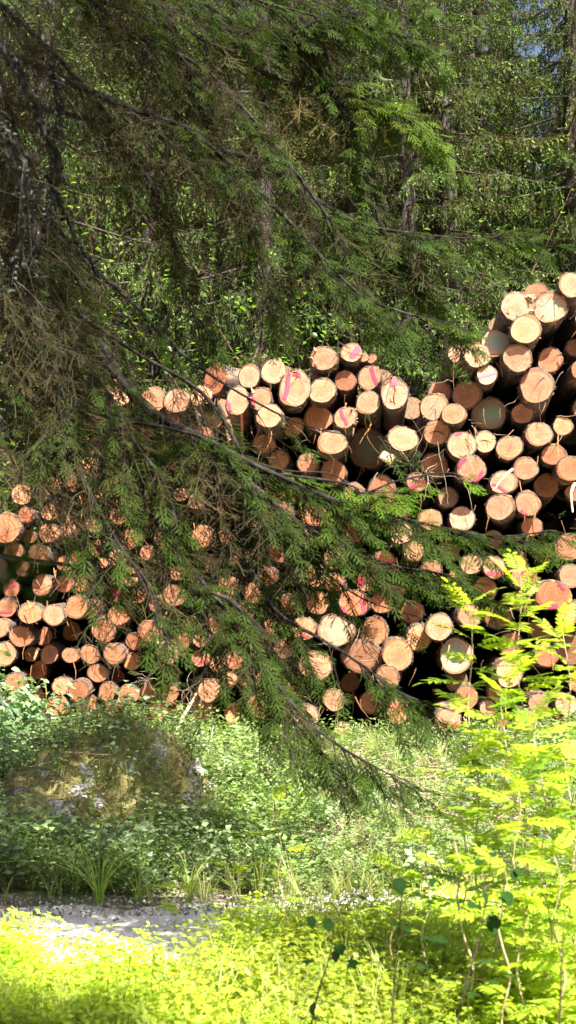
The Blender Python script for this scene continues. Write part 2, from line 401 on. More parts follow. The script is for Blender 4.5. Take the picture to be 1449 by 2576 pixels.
# where the crown of the near spruce hangs open: x0, y0, x1, y1, share of twigs missing
OPEN = [(560, 870, 1060, 1085, .88), (270, 925, 560, 1060, .6), (770, 1085, 1060, 1230, .92), (1060, 940, 1449, 1290, .93), (-50, 1440, 560, 1820, .4), (830, 1490, 1130, 1720, .85), (1100, 1590, 1449, 1900, .9), (1200, 680, 1449, 940, .95), (200, 640, 680, 800, .45), (700, 520, 900, 760, .35), (-50, 1820, 620, 2200, .9), (620, 1850, 1200, 2150, .35), (1120, 0, 1449, 560, .9)]
def hanging_limb(name, parent, path, r0, r1, green, dens, lmin, lmax, bias=(0.35, 0, 0), spray_step=.055, sprout=(.04, 1.), seed=0, tintv=(1, 1, 1), bare_dens=1.0):
    """a limb with its drooping secondary twigs; green(u) is the share of living needles at u along it"""
    r = np.random.default_rng(seed); n = len(path)
    g = Geo(); rad = r0 + (r1 - r0) * np.linspace(0, 1, n) ** .8
    tube(g, path, rad * 1.1, 7, (.018, .015, .013), .18)
    length = np.linalg.norm(np.diff(path, axis=0), axis=1).sum()
    off = np.array(parent.location) if parent else np.zeros(3)
    m = int(length * dens); tw = Geo(); Mg, Tg, Mo, To, Mb, Tb = [], [], [], [], [], []
    tang = norm(np.gradient(path, axis=0))
    for i in range(m):
        u = sprout[0] + (sprout[1] - sprout[0]) * r.random(); f = u * (n - 1); k = min(int(f), n - 2)
        p = path[k] + (path[k + 1] - path[k]) * (f - k); d0 = tang[k]
        side = norm(np.cross(d0, [0, 0, 1])) * r.choice([-1, 1])
        l = r.uniform(lmin, lmax) * (1 - .45 * u); dead = r.random() > green(u)
        if not dead: l *= .72 + .4 * r.random() * (u < .8)
        d = norm(d0 * r.uniform(.4, 1.1) + side * r.uniform(.1, 1.0) + np.array([0, 0, r.uniform(-.9, .15) if dead else r.uniform(-.6, .12)]))
        ns = max(5, int(l / .07)); pts = [p]
        for j in range(ns):
            d = norm(d + np.array([bias[0] * .07, bias[1] * .07, -.055 if not dead else -.10]) + r.normal(0, .045, 3)); pts.append(pts[-1] + d * l / ns)
        pts = np.array(pts); lose = 0
        for q in (pts[len(pts) // 2], pts[-1]):
            a_, b_ = pix(q + off)
            for x0_, y0_, x1_, y1_, k_ in OPEN:
                if x0_ < a_ < x1_ and y0_ < b_ < y1_: lose = max(lose, k_)
        if r.random() < lose: continue
        ribbon_r = np.linspace(.004 if not dead else .0045, .0014, ns + 1)
        tube(tw, pts, ribbon_r, 3, BROWN * r.uniform(.6, 1.3) * (1.2 if dead else 1))
        cnt = max(2, int(l / (spray_step if not dead else .06) * (1 if not dead else bare_dens))); 
        for j in range(cnt):
            w = (j + r.random()) / cnt * ns; kk = min(int(w), ns - 1); pp = pts[kk] + (pts[kk + 1] - pts[kk]) * (w - kk)
            dd = norm(pts[kk + 1] - pts[kk]); sd = norm(np.cross(dd, [0.1, .2, 1]) + r.normal(0, .4, 3)) * r.choice([-1, 1])
            if dead:
                Mb.append((pp, norm(dd + sd * .7 + [0, 0, -.2]), r.uniform(.6, 1.2))); c = r.uniform(.6, 1.5); Tb.append((c, c * r.uniform(.95, 1.1), c * .9))
            else:
                q_ = (pp, norm(dd * 1.1 + sd * r.uniform(.5, 1) + [0, 0, -.05]), r.uniform(.65, 1.15)); c = r.uniform(.7, 1.3)
                if r.random() < .35 + .5 * u: Mg.append(q_); Tg.append((c * r.uniform(.9, 1.15), c, c))
                else: Mo.append(q_); To.append((c * r.uniform(.9, 1.2), c, c * .95))
        if not dead: Mg.append((pts[-1], norm(pts[-1] - pts[-2]), 1.0)); Tg.append((1.1, 1.15, 1))
    fo = Geo()
    for lst, tin, tpls in ((Mg, Tg, SPRAY), (Mo, To, SPRAY_OLD), (Mb, Tb, BARE)):
        if not lst: continue
        pos = np.array([x[0] for x in lst]); xd = np.array([x[1] for x in lst]); sc = np.array([x[2] for x in lst]); tn = np.array(tin) * np.array(tintv)
        up = norm(np.array([0, -.35, 1]) + r.normal(0, .25, pos.shape)); M = frames(pos, xd, up, np.repeat(sc[:, None], 3, 1))
        which = r.integers(0, len(tpls), len(pos))
        for t_ in range(len(tpls)): fo.inst(tpls[t_], M[which == t_], tn[which == t_])
    limb = g.build(name, M_limb, parent)
    tg = tw.build('twigs', M_twig, limb); tag(tg, kind='stuff')
    fl = fo.build('needles', M_needle, limb); tag(fl, kind='stuff')
    return limb

# ------------------------------------------------------------------ the big spruce in front on the left
fs = empty('spruce_tree', (-2.05, 6.4, gh(-2.05, 6.4)))
tag(fs, 'big near spruce whose drooping branches hang across the log stack', 'tree')
def loc(path, o): return np.asarray(path) - np.array(o.location)
g = Geo(); zz = np.linspace(-.15, 13, 40)
tube(g, [(0.05 * math.sin(z_ * .7), .04 * math.cos(z_), z_) for z_ in zz], np.interp(zz, [-.15, .1, 1, 13], [.3, .24, .19, .05]), 18, (.13, .105, .09), .06)
g.build('trunk', M_trunk, fs)
def L(pts, Y0, Y1, n=40, **kw):
    Ys = np.linspace(Y0, Y1, len(pts)); w = [P(px, py, yy) for (px, py), yy in zip(pts, Ys)]
    return loc(spline([(-2.03, 6.4, w[0].z + .25)] + w, n) if kw.get('trunk', 1) else spline(w, n), fs)
grn = lambda a_, b_: (lambda u: a_ + (b_ - a_) * u)
limbs = [
 # path, Y0, Y1, r0, r1, green, dens, lmin, lmax
 ([(-100, 470), (60, 640), (200, 830), (300, 950), (400, 1050), (490, 1090), (600, 1150), (730, 1210), (850, 1262), (960, 1290), (1100, 1325), (1250, 1350), (1385, 1335)], 6.3, 5.6, .026, .003, grn(.05, 1.25), 26, .25, .75),
 ([(200, 830), (330, 1000), (480, 1090), (560, 1200), (600, 1350), (650, 1470), (710, 1550), (830, 1620), (920, 1680), (1010, 1745), (1160, 1795)], 6.2, 5.5, .02, .003, grn(.0, 1.2), 26, .25, .7),
 ([(-60, 520), (100, 700), (250, 1000), (340, 1200), (430, 1370), (540, 1500), (640, 1640), (760, 1800), (860, 1880), (1000, 1960)], 6.2, 5.3, .018, .003, grn(-.1, 1.1), 24, .2, .6),
 ([(-60, 90), (250, 240), (380, 290), (480, 330), (620, 450), (740, 570), (820, 660), (920, 750), (1060, 800), (1180, 835)], 6.5, 5.9, .024, .003, grn(.0, 1.15), 30, .25, .8),
 ([(420, 60), (700, 200), (860, 235), (960, 265), (1070, 330), (1145, 400)], 6.9, 6.6, .018, .003, grn(.1, 1.5), 34, .2, .6),
 ([(560, 380), (760, 480), (900, 560), (1060, 590), (1200, 600), (1345, 582)], 6.8, 6.3, .016, .003, grn(.1, 1.2), 26, .2, .6),
 ([(100, -120), (300, 60), (520, 180), (700, 380), (860, 600), (960, 800), (1050, 930)], 6.7, 6.2, .02, .003, grn(.0, 1.1), 30, .25, .75),
 ([(-80, 250), (60, 560), (180, 830), (260, 1050), (420, 1290), (500, 1500), (520, 1640)], 6.1, 5.7, .016, .002, grn(-.1, .7), 26, .25, .7),
 ([(-60, 850), (50, 960), (120, 1100), (180, 1280), (240, 1400)], 6.0, 5.7, .012, .002, grn(.0, .6), 24, .2, .6),
 ([(-60, 300), (90, 500), (200, 640), (330, 760), (470, 900), (640, 1010), (800, 1080), (960, 1100)], 6.6, 6.1, .016, .002, grn(.0, .9), 24, .25, .7),
 ([(380, -80), (560, 40), (720, 85), (830, 40), (940, 60), (1060, 120)], 6.9, 6.7, .014, .002, grn(.3, 1.2), 34, .2, .6),
 ([(-60, -40), (120, 120), (300, 330), (420, 560), (470, 760), (600, 900)], 6.6, 6.3, .016, .002, grn(-.05, .8), 32, .3, .8),
 ([(-60, 60), (30, 300), (90, 560), (130, 800), (200, 1000)], 6.0, 5.8, .014, .002, grn(-.1, .4), 30, .3, .8),
 ([(-60, 1000), (60, 1130), (180, 1330), (270, 1530)], 5.9, 5.6, .010, .002, grn(.0, .5), 20, .2, .5),
 ([(760, 1200), (900, 1240), (1000, 1210), (1130, 1190), (1215, 1225)], 5.9, 5.7, .008, .002, grn(.8, 1.2), 26, .12, .3),
 ([(300, 1050), (520, 1120), (700, 1180), (820, 1190), (880, 1215)], 6.1, 5.9, .010, .002, grn(.3, 1.2), 26, .15, .35),
 ([(-60, 640), (150, 760), (330, 880), (520, 1000), (640, 1200), (760, 1380), (900, 1500), (1080, 1560)], 6.4, 5.8, .016, .002, grn(-.05, 1.0), 24, .25, .65),
 ([(200, -120), (380, 0), (460, 150), (560, 400), (640, 620), (700, 800)], 6.8, 6.5, .014, .002, grn(.0, .7), 32, .3, .7),
 ([(640, -100), (760, 100), (880, 300), (930, 480), (1000, 640), (1090, 730)], 6.9, 6.6, .014, .002, grn(.2, 1.1), 30, .25, .6),
 ([(-60, 560), (90, 800), (160, 1000), (200, 1180), (300, 1370), (380, 1480), (420, 1600)], 5.8, 5.5, .014, .003, grn(.0, .9), 22, .25, .55),
 ([(-60, 760), (80, 860), (250, 960), (330, 1100), (420, 1230), (460, 1400)], 6.0, 5.7, .013, .003, grn(.2, 1.0), 24, .25, .55),
 ([(440, 1080), (600, 1190), (720, 1290), (850, 1370), (980, 1420), (1090, 1440), (1180, 1470)], 5.9, 5.6, .010, .002, grn(.5, 1.2), 30, .2, .5),
 ([(500, 1480), (620, 1620), (700, 1750), (770, 1850), (860, 1950)], 5.7, 5.4, .010, .002, grn(.5, 1.1), 26, .2, .5),
]
for i, (pts, Y0, Y1, r0, r1, gr, dn, l0, l1) in enumerate(limbs):
    path = L(pts, Y0, Y1, 44)
    hanging_limb('branch', fs, path, r0, r1, gr, dn, l0, l1, seed=100 + i, sprout=(.16, 1.), bare_dens=.8, tintv={4: (2.1, 2.0, 1.6), 14: (2.2, 2.3, 1.6), 15: (2.6, 2.6, 1.8)}.get(i, (1, 1, 1)))

# the tree goes on above the picture: boughs up the trunk that shade the ones below
def free_bough(name, parent, base, az, length, slope, green, seed, dens=16):
    r = np.random.default_rng(seed); d = np.array([math.cos(az), math.sin(az), slope]); pts = [np.array(base, float)]; n = 16
    for j in range(n):
        d = norm(d + np.array([0, 0, -.05 + .09 * (j / n)])); pts.append(pts[-1] + d * length / n)
    return hanging_limb(name, parent, np.array(pts), .02, .003, green, dens, .35, .9, seed=seed, spray_step=.12, sprout=(.22, 1.))
for i in range(12):
    z_ = 4.75 + i * .2; az = [-.35, -.75, .1, -.55, .5, -.9][i % 6] + U(-.15, .15)
    free_bough('branch', fs, (0, 0, z_), az, U(2.8, 3.6) * (1 - (z_ - 4.7) / 16), .02, grn(.4, 1.2), 300 + i, 20)

# broken mossy limbs by the trunk
def mossy(pts, Y, r0, seed):
    p_ = [P(a_, b_, Y + .03 * i) for i, (a_, b_) in enumerate(pts)]; path = spline(p_, 36) ; r = np.random.default_rng(seed); path = path + r.normal(0, .006, path.shape)
    o = np.array(fs.location); g = Geo(); tube(g, path - o, r0 * np.linspace(1, .35, 36), 8, (.016, .015, .013), .45)
    for i in range(150):
        k = r.integers(0, 35); a0 = path[k] - o; s = r.uniform(.006, .022)
        g.inst((ico_v, np.array(ico_t), np.ones((6, 3))), frames([a0 + r.normal(0, r0 * .9, 3)], r.normal(size=(1, 3)), r.normal(size=(1, 3)), np.array([[s, s * .6, s * .8]])), np.array([[.03, .034, .028]]) * r.choice([.5, 1, 3.]))
    for i in range(30):
        k = r.integers(0, 35); d = norm(r.normal(0, 1, 3) + [.2, -.3, -.7]); q_ = [path[k] - o + d * t_ + [0, 0, -t_ * t_ * 1.5] for t_ in np.linspace(0, r.uniform(.08, .3), 5)]
        tube(g, q_, np.linspace(.004, .0012, 5), 3, (.03, .027, .022))
    g.build('broken_limb', M_limb, fs)
mossy([(-40, 60), (60, 200), (110, 330), (150, 420), (110, 560), (60, 690)], 5.8, .022, 1)
mossy([(-60, 210), (20, 360), (70, 520), (90, 640), (20, 720), (-60, 800)], 5.6, .030, 2)
mossy([(130, 170), (150, 300), (130, 430), (170, 560), (250, 700)], 5.9, .016, 3)
mossy([(-20, 300), (60, 420), (60, 560), (30, 700), (0, 760)], 5.5, .02, 4)

# ------------------------------------------------------------------ log stacks
NV = 12
def log_meshes():
    out = []
    for s in range(NV):
        r = np.random.default_rng(500 + s); n = 30; an = np.arange(n) / n * 2 * math.pi
        rad = 1 + .05 * np.sin(2 * an + r.uniform(0, 6)) + .025 * np.sin(3 * an + r.uniform(0, 6)) + .02 * np.sin(5 * an + r.uniform(0, 6)) + r.normal(0, .008, n)
        tx, ty = r.normal(0, .012, 2)
        g = Geo(); v = [(0, 0, 0)]
        for f in (.5, .955):
            for i in range(n): x_, y_ = rad[i] * f * math.cos(an[i]), rad[i] * f * math.sin(an[i]); v.append((x_, y_, tx * x_ + ty * y_ + r.normal(0, .001)))
        t = [(0, 1 + i, 1 + (i + 1) % n) for i in range(n)]
        for i in range(n): k = (i + 1) % n; t += [(1 + i, 1 + n + i, 1 + n + k), (1 + i, 1 + n + k, 1 + k)]
        g.add(v, t, (1, 1, 1)); fm = g.mesh('cut_face', M_face)
        g = Geo(); v = []; zs = [(.955, -.002), (1.03, .001), (1.045, -.03), (1.03, -.4), (1.0, -1.2), (.95, -2.6), (.86, -5.0)]
        for q_, (f, z_) in enumerate(zs):
            for i in range(n):
                x_, y_ = rad[i] * f * math.cos(an[i]), rad[i] * f * math.sin(an[i])
                jag = r.uniform(-.012, .01) if q_ == 1 else 0; j2 = 1 + (r.uniform(-.03, .05) if 0 < q_ < 6 else 0)
                v.append((x_ * j2, y_ * j2, z_ + tx * x_ + ty * y_ + jag))
        t = []
        for q_ in range(len(zs) - 1):
            for i in range(n): k = (i + 1) % n; a0 = q_ * n; b0 = a0 + n; t += [(a0 + i, b0 + i, b0 + k), (a0 + i, b0 + k, a0 + k)]
        e_ = len(v); v.append((0, 0, -5.02)); t += [(e_, (len(zs) - 1) * n + (i + 1) % n, (len(zs) - 1) * n + i) for i in range(n)]
        g.add(v, t, (1, 1, 1))
        for i in range(34):      # loose flakes round the rim
            a0 = r.uniform(0, 6.28); w_ = r.uniform(.03, .1); l_ = r.uniform(.03, .16); z0 = r.uniform(-.25, .0)
            c0 = np.array([math.cos(a0), math.sin(a0)]); t0 = np.array([-c0[1], c0[0]])
            a_, b_, c_ = c0 * 1.02 - t0 * w_, c0 * 1.02 + t0 * w_, c0 * (1.03 + l_) + t0 * r.uniform(-.1, .1)
            g.add([(a_[0], a_[1], z0), (b_[0], b_[1], z0), (c_[0], c_[1], z0 + r.uniform(-.04, .03))], [(0, 1, 2)], (1, 1, 1))
        bm_ = g.mesh('bark', M_bark, smooth=False)
        out.append((fm, bm_, tx, ty))
    return out
LM = log_meshes()

def paint(parent, var, x0, y0, x1, y1, w):
    """a stroke of marking paint across the end, clipped to the disc"""
    fm, _, tx, ty = LM[var]; g = Geo(); n = 12; v = []; c = []; t = []
    dx, dy = x1 - x0, y1 - y0; l = math.hypot(dx, dy); nx, ny = -dy / l, dx / l
    for i in range(n + 1):
        f = i / n; wob = .04 * math.sin(f * 7 + x0 * 9)
        for j, s in enumerate((-1, -.45, .45, 1)):
            x_ = x0 + dx * f + nx * (w * s + wob); y_ = y0 + dy * f + ny * (w * s + wob); rr = math.hypot(x_, y_)
            if rr > .93: x_, y_ = x_ / rr * .93, y_ / rr * .93
            v.append((x_, y_, tx * x_ + ty * y_ + .005)); al = 1 if j in (1, 2) else .25
            if i in (0, n): al *= .3
            c.append((al,) * 3)
    for i in range(n):
        for j in range(3): a_ = i * 4 + j; t += [(a_, a_ + 1, a_ + 5), (a_, a_ + 5, a_ + 4)]
    g.add(v, t, np.array(c)); g.build('paint_mark', M_paint, parent)

def strip(parent, x0, r_m, length, seed, col=(.55, .3, .12), w=.02):
    """a torn strip of bark or bast hanging from the rim, in the log's own scaled space"""
    r = np.random.default_rng(seed); g = Geo(); sx, sy, _ = parent.scale; n = 6; pts = []; y = -.9 if abs(x0) < .5 else -.5
    x = x0
    for i in range(n + 1):
        pts.append((x, y - length / sy * i / n, .02 + .02 * math.sin(i))); x += r.normal(0, .10)
    wv = np.linspace(w / sx, .25 * w / sx, n + 1); ribbon(g, pts, wv, col, side=(1, 0, .25))
    g.build('bark_strip', M_strip, parent)
def splinters(parent, seed, n=9, side=1):
    r = np.random.default_rng(seed); g = Geo()
    for i in range(n):
        a0 = r.uniform(-.9, .9) + (0 if side > 0 else math.pi); c0 = np.array([math.cos(a0), math.sin(a0), 0]); t0 = np.array([-c0[1], c0[0], 0]); w = r.uniform(.06, .16)
        tip = c0 * r.uniform(.9, 1.35) + [0, 0, r.uniform(.02, .09)] + t0 * r.uniform(-.2, .2)
        g.add([c0 * .8 - t0 * w, c0 * .8 + t0 * w, tip, c0 * .86 + [0, 0, -.03]], [(0, 1, 2), (1, 3, 2), (3, 0, 2)], (.72, .46, .25))
    g.build('splinters', M_strip, parent)

# (x, y, radius, extra depth, options) read off the photograph
R_ = [
 (1438, 718, 33, .0, dict(l='pale log end at the very top of the right stack')), (1301, 771, 40, -.25, dict(f='s', l='large ragged pale log with orange bark flakes at the stack top')),
 (1349, 738, 31, .25, dict(c='r', l='reddish log end peeping out behind two top logs')), (1384, 773, 43, .1, dict(s=.95, l='large blue-green stained log near the top right corner of the stack')),
 (1323, 828, 38, -.35, dict(h=1, l='pale log jutting out directly under the ragged top log')), (1247, 864, 38, .1, dict(s=.9, l='green stained log on the left shoulder of the right stack')),
 (1302, 900, 36, -.2, dict(l='round pale log end below and right of the green shoulder log')), (1198, 893, 35, -.15, dict(f='s', l='pale log with torn splinters left of the green shoulder log')),
 (1152, 892, 25, .0, dict(f='s', l='small splintered log end next to the needle tips')), (1225, 943, 27, -.1, dict(p=[(-.8, -.35, .85, .3, .16)], l='small log with a level pink stripe under the splintered one')),
 (1384, 906, 31, .35, dict(c='b', l='brownish log end set back at the right')), (1350, 970, 45, -.1, dict(c='b', b=1, x=1, l='thick brown log with a torn strip hanging over its cut')),
 (1175, 993, 37, .2, dict(c='b', b=1)), (1091, 1023, 34, .1, dict(s=.45)), (1107, 988, 30, .35, dict(c='b')), (1142, 1042, 31, -.2, dict(l='log end with a bright inner ring, left of the dark stained log')),
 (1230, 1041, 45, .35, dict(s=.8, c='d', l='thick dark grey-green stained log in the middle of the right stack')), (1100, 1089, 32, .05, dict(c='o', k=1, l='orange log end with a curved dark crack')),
 (1161, 1120, 35, -.1, dict(p=[(-.6, .8, .1, .9, .1)], l='orange log end with a trace of pink at its top edge')), (1221, 1111, 27, .1, dict(k=1, c='o', l='small log end with a level dark crack')),
 (1281, 1127, 34, .0, dict()), (1355, 1093, 34, .0, dict(c='o')), (1393, 1144, 31, .05, dict(c='o')), (1435, 1180, 33, -.1, dict(c='o')),
 (1185, 1180, 35, -.2, dict(p=[(-.95, .1, -.4, .8, .16), (.2, -.9, .9, -.2, .16)], l='pale log end with pink paint smeared round its rim')), (1322, 1179, 31, -.05, dict(h=1)),
 (1267, 1214, 34, -.1, dict(p=[(-.85, -.05, .35, -.85, .13)], l='log with a pink stripe slanting down to the right')), (1258, 1276, 36, -.2, dict(l='pale log under the one with the slanting pink stripe')),
 (1328, 1267, 32, -.1, dict(p=[(-.6, -.55, -.1, -.95, .15)], l='log with a pink fleck at its lower left edge')), (1048, 1213, 26, -.1, dict(p=[(-.75, -.7, .85, .2, .2)], l='small log with a broad pink diagonal below the needle tuft')),
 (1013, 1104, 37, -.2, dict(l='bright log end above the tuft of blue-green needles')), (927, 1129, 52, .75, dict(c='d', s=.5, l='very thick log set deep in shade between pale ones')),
 (960, 1236, 44, .1, dict(c='b', ax=.78, l='thick oval cut with coarse saw lines left of the needle tuft')), (835, 1114, 36, -.2, dict(f='b', l='pale log end hanging proud above the dark gap')),
 (839, 1187, 33, .3, dict(c='b')), (890, 1241, 28, .25, dict(c='b')), (869, 1051, 29, -.2, dict(p=[(-.45, .85, .1, -.7, .15)], f='s', l='small log with a near upright pink stripe')),
 (926, 1014, 33, -.1, dict(h=1, l='log with a ringed heart between two pink marked logs')), (992, 990, 36, -.2, dict(ay=1.12, p=[(-.1, .98, .05, .5, .3)], k=2, l='tall pale log with an upright crack and pink at the top')),
 (929, 951, 30, .05, dict(ay=1.12, p=[(.1, .9, .75, -.75, .17)], l='log with a pink stripe down its right side')), (869, 958, 27, .1, dict(c='b')), (811, 983, 35, -.05, dict()),
 (741, 978, 42, -.05, dict(ay=1.1, p=[(-.3, .95, -.6, -.6, .15), (-.1, .9, .4, .8, .2)], l='large pale log with pink along its left edge')), (814, 902, 35, -.05, dict(f='s')),
 (884, 887, 28, .0, dict(p=[(.0, -.6, .7, .7, .3)], l='log behind branches with a pink blotch on the stack crest')), (935, 902, 13, .2, dict()), (915, 899, 12, .2, dict()),
 (627, 946, 28, .0, dict(ay=1.15)), (688, 935, 32, .0, dict()), (597, 1009, 36, -.1, dict(p=[(-.9, .1, -.5, -.75, .13)], ay=1.15, ax=.85, l='log with pink at its lower left rim behind hanging twigs')),
 (655, 1003, 29, -.1, dict(f='s', p=[(-.9, .4, -.6, -.5, .2)])), (677, 1047, 34, -.25, dict(f='b', b=1, l='pale log with bright orange bark on its flank')), (446, 1009, 34, -.1, dict(l='leftmost large pale log on the crest of the stack')),
 (385, 1006, 33, .1, dict(c='b')), (292, 973, 23, .0, dict()), (305, 1003, 19, .0, dict()), (506, 995, 29, .1, dict()), (435, 1056, 18, .1, dict(p=[(-.6, -.4, .6, .3, .3)])), (226, 1166, 30, .2, dict(ax=.7)),
 (55, 1243, 28, .3, dict()), (15, 1329, 38, .0, dict(c='r')), (130, 1225, 25, .3, dict()), (540, 955, 40, .25, dict(c='r', az=38, l='reddish log lying askew on the crest of the stack')),
 (1162, 1306, 33, .1, dict()), (758, 1357, 30, .1, dict(p=[(-.9, .4, -.6, -.6, .2)])), (783, 1448, 32, .1, dict(c='o')), (1008, 1342, 28, .0, dict()), (1040, 1385, 27, .05, dict()), (1086, 1433, 26, .0, dict()),
 (1187, 1420, 28, .1, dict()), (1243, 1428, 28, .0, dict(p=[(-.7, -.5, .7, -.6, .2)], l='log with a pink lower rim just under the long branch')), (920, 1463, 24, .0, dict(p=[(-.8, .4, -.2, -.3, .3)])),
 (1298, 1412, 26, .3, dict(c='d')), (1318, 1453, 31, -.1, dict(p=[(-.2, .5, .7, .1, .35), (.7, .4, .5, -.6, .2)], l='log with a big pink patch at the sapling tip')), (1391, 1498, 43, .0, dict(c='r', p=[(-.4, -.7, .3, -.8, .15), (.7, .4, .3, .8, .1)], l='thick pinkish log with pink flecks right of the tallest sapling')),
 (1434, 1377, 38, .25, dict(c='b')), (1437, 1450, 31, .15, dict(c='b')), (1439, 1540, 30, .2, dict(c='b')), (890, 1518, 38, -.1, dict(c='r', p=[(.5, .3, .7, -.6, .14), (-.9, -.2, -.5, -.75, .13)], l='large log with pink marks on both lower sides')),
 (844, 1587, 45, .0, dict(s=.55, l='thick log with a grey-green stain above the speckled bark')), (941, 1589, 37, .3, dict(c='y', l='yellowish brown log end in the shade of the dark gap')),
 (1053, 1605, 32, .05, dict(c='o', l='tan log end partly behind a bright pale one')), (1104, 1578, 34, -.25, dict(l='bright pale log end right of the tan one')), (1000, 1646, 37, .0, dict(c='o', ay=1.12)),
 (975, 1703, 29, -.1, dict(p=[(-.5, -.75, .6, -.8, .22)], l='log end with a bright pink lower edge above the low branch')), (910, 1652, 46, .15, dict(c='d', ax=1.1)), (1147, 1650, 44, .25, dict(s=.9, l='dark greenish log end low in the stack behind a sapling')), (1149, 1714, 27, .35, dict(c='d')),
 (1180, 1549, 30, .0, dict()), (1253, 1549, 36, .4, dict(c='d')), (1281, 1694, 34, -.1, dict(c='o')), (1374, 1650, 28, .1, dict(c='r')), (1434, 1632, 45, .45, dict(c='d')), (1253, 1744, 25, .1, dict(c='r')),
 (1172, 1757, 30, .3, dict(c='r')), (1127, 1812, 33, .0, dict(p=[(.2, -.8, .8, -.2, .18)], l='bottom log with a pink right edge near the branch tips')), (1323, 1812, 28, .0, dict()), (1228, 1782, 21, .1, dict()), (1354, 1767, 25, .1, dict()), (1424, 1772, 27, .1, dict()),
 (794, 1676, 40, .0, dict()), (768, 1802, 31, .1, dict()), (839, 1761, 27, .1, dict()), (860, 1847, 22, .1, dict()), (671, 1450, 27, .2, dict(c='b')), (626, 1399, 20, .0, dict(f='s')),
 (1387, 1215, 0, 0, None),
]
Lft = [
 (328, 1451, 24, -.1), (345, 1499, 22, 0), (298, 1549, 26, .1), (260, 1586, 31, .0), (377, 1588, 30, -.15), (338, 1614, 23, .2), (423, 1641, 29, -.3), (457, 1611, 22, .2), (124, 1646, 23, .15), (177, 1649, 21, .1),
 (226, 1646, 25, .1), (287, 1646, 26, .0), (333, 1665, 23, .15), (246, 1694, 25, .1), (156, 1727, 25, .0), (198, 1738, 26, -.1), (143, 1777, 28, -.05), (217, 1774, 30, .15), (270, 1740, 22, .05), (324, 1747, 26, .0), (376, 1742, 23, .05),
 (428, 1744, 24, .05), (288, 1782, 22, .05), (400, 1788, 24, .0), (447, 1783, 24, .25), (525, 1737, 29, -.25), (510, 1790, 27, .1), (53, 1601, 30, .0), (76, 1543, 30, -.1), (134, 1548, 27, -.25), (192, 1528, 28, -.1), (225, 1532, 26, .2),
 (96, 1394, 26, .0), (257, 1417, 15, .0), (439, 1498, 28, -.1), (446, 1442, 20, .0), (406, 1356, 20, .0), (161, 1419, 20, .1), (106, 1472, 26, .2), (35, 1720, 27, .0), (10, 1647, 30, .0), (0, 1581, 23, .1), (505, 1611, 20, .1),
 (550, 1672, 22, .05), (590, 1662, 22, .0), (575, 1709, 20, .0), (399, 1520, 24, .3),
]
TINT = {None: (1.0, .99, .98), 'o': (1.02, .84, .68), 'b': (.72, .55, .42), 'r': (.92, .62, .48), 'd': (.50, .42, .33), 'y': (.72, .58, .36)}  # wood tones; b and d also put shade into set-back logs
logs_done = []
def make_log(px, py, rp, Y, opt, stack):
    rr = random.Random(int(px * 7 + py * 13)); s_ = rp / ppm(Y)
    p = P(px, py, Y); root = empty('log', p)
    az = math.radians(float(np.interp(px, [0, 560, 1449], [-4, 2, 7])) + rr.gauss(0, 1.8)) if 'az' not in opt else math.radians(opt['az']); el = math.radians(rr.gauss(0, 1.6))
    back = Vector((math.sin(az) * math.cos(el), math.cos(az) * math.cos(el), math.sin(el)))
    q_ = (-back).to_track_quat('Z', 'Y'); root.rotation_mode = 'QUATERNION'
    root.rotation_quaternion = q_
    root.scale = (s_ * opt.get('ax', 1) * rr.uniform(.97, 1.03), s_ * opt.get('ay', 1) * rr.uniform(.88, 1.04), rr.uniform(.9, 1.1))
    var = rr.randrange(NV); fm, bm_, tx, ty = LM[var]
    f = bpy.data.objects.new('cut_face', fm); b = bpy.data.objects.new('bark', bm_)
    for o in (f, b): COL.objects.link(o); o.parent = root
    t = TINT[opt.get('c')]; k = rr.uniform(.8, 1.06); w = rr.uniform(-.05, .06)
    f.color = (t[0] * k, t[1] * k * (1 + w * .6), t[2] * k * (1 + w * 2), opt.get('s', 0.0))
    if opt.get('p'):
        for st in opt['p']: paint(root, var, *st)
    if opt.get('k'):
        g = Geo(); n = 7; pts = []
        for i in range(n):
            u = -1 + 2 * i / (n - 1); x_, y_ = (u * .65, .12 * math.cos(u * 2.2) - .1 * u) if opt['k'] == 1 else (.06 * math.sin(u * 4), u * .75)
            pts.append((x_, y_, tx * x_ + ty * y_ + .006))
        ribbon(g, pts, [.02, .06, .09, .07, .06, .04, .02], (.05, .025, .012), side=(0, 1, 0) if opt['k'] == 1 else (1, 0, 0)); g.build('crack', M_strip, root)
    if opt.get('f') == 's': splinters(root, int(px), 10, 1 if rr.random() < .5 else -1)
    if opt.get('b') or opt.get('f') == 'b' or rr.random() < .14:
        for i in range(rr.choice([1, 1, 2])): strip(root, rr.uniform(-.7, .7), 1, rr.uniform(.12, .4), int(px + py + i), (.5 + rr.uniform(-.2, .1), .28 + rr.uniform(-.12, .06), .11), rr.uniform(.008, .022))
    logs_done.append((root, px, py, rp, Y, opt, stack)); return root
def front_Y(px, py): 
    base = 12.0 + .9 * float(sm(600 - px, 0, 250)) ; return base + .0004 * (1700 - py)
for it in R_:
    if it[4] is None: continue
    px, py, rp, dz, o = it; make_log(px, py, rp, front_Y(px, py) + (dz * .6 if dz < 0 else dz), o, 'right' if px > 560 else 'left')
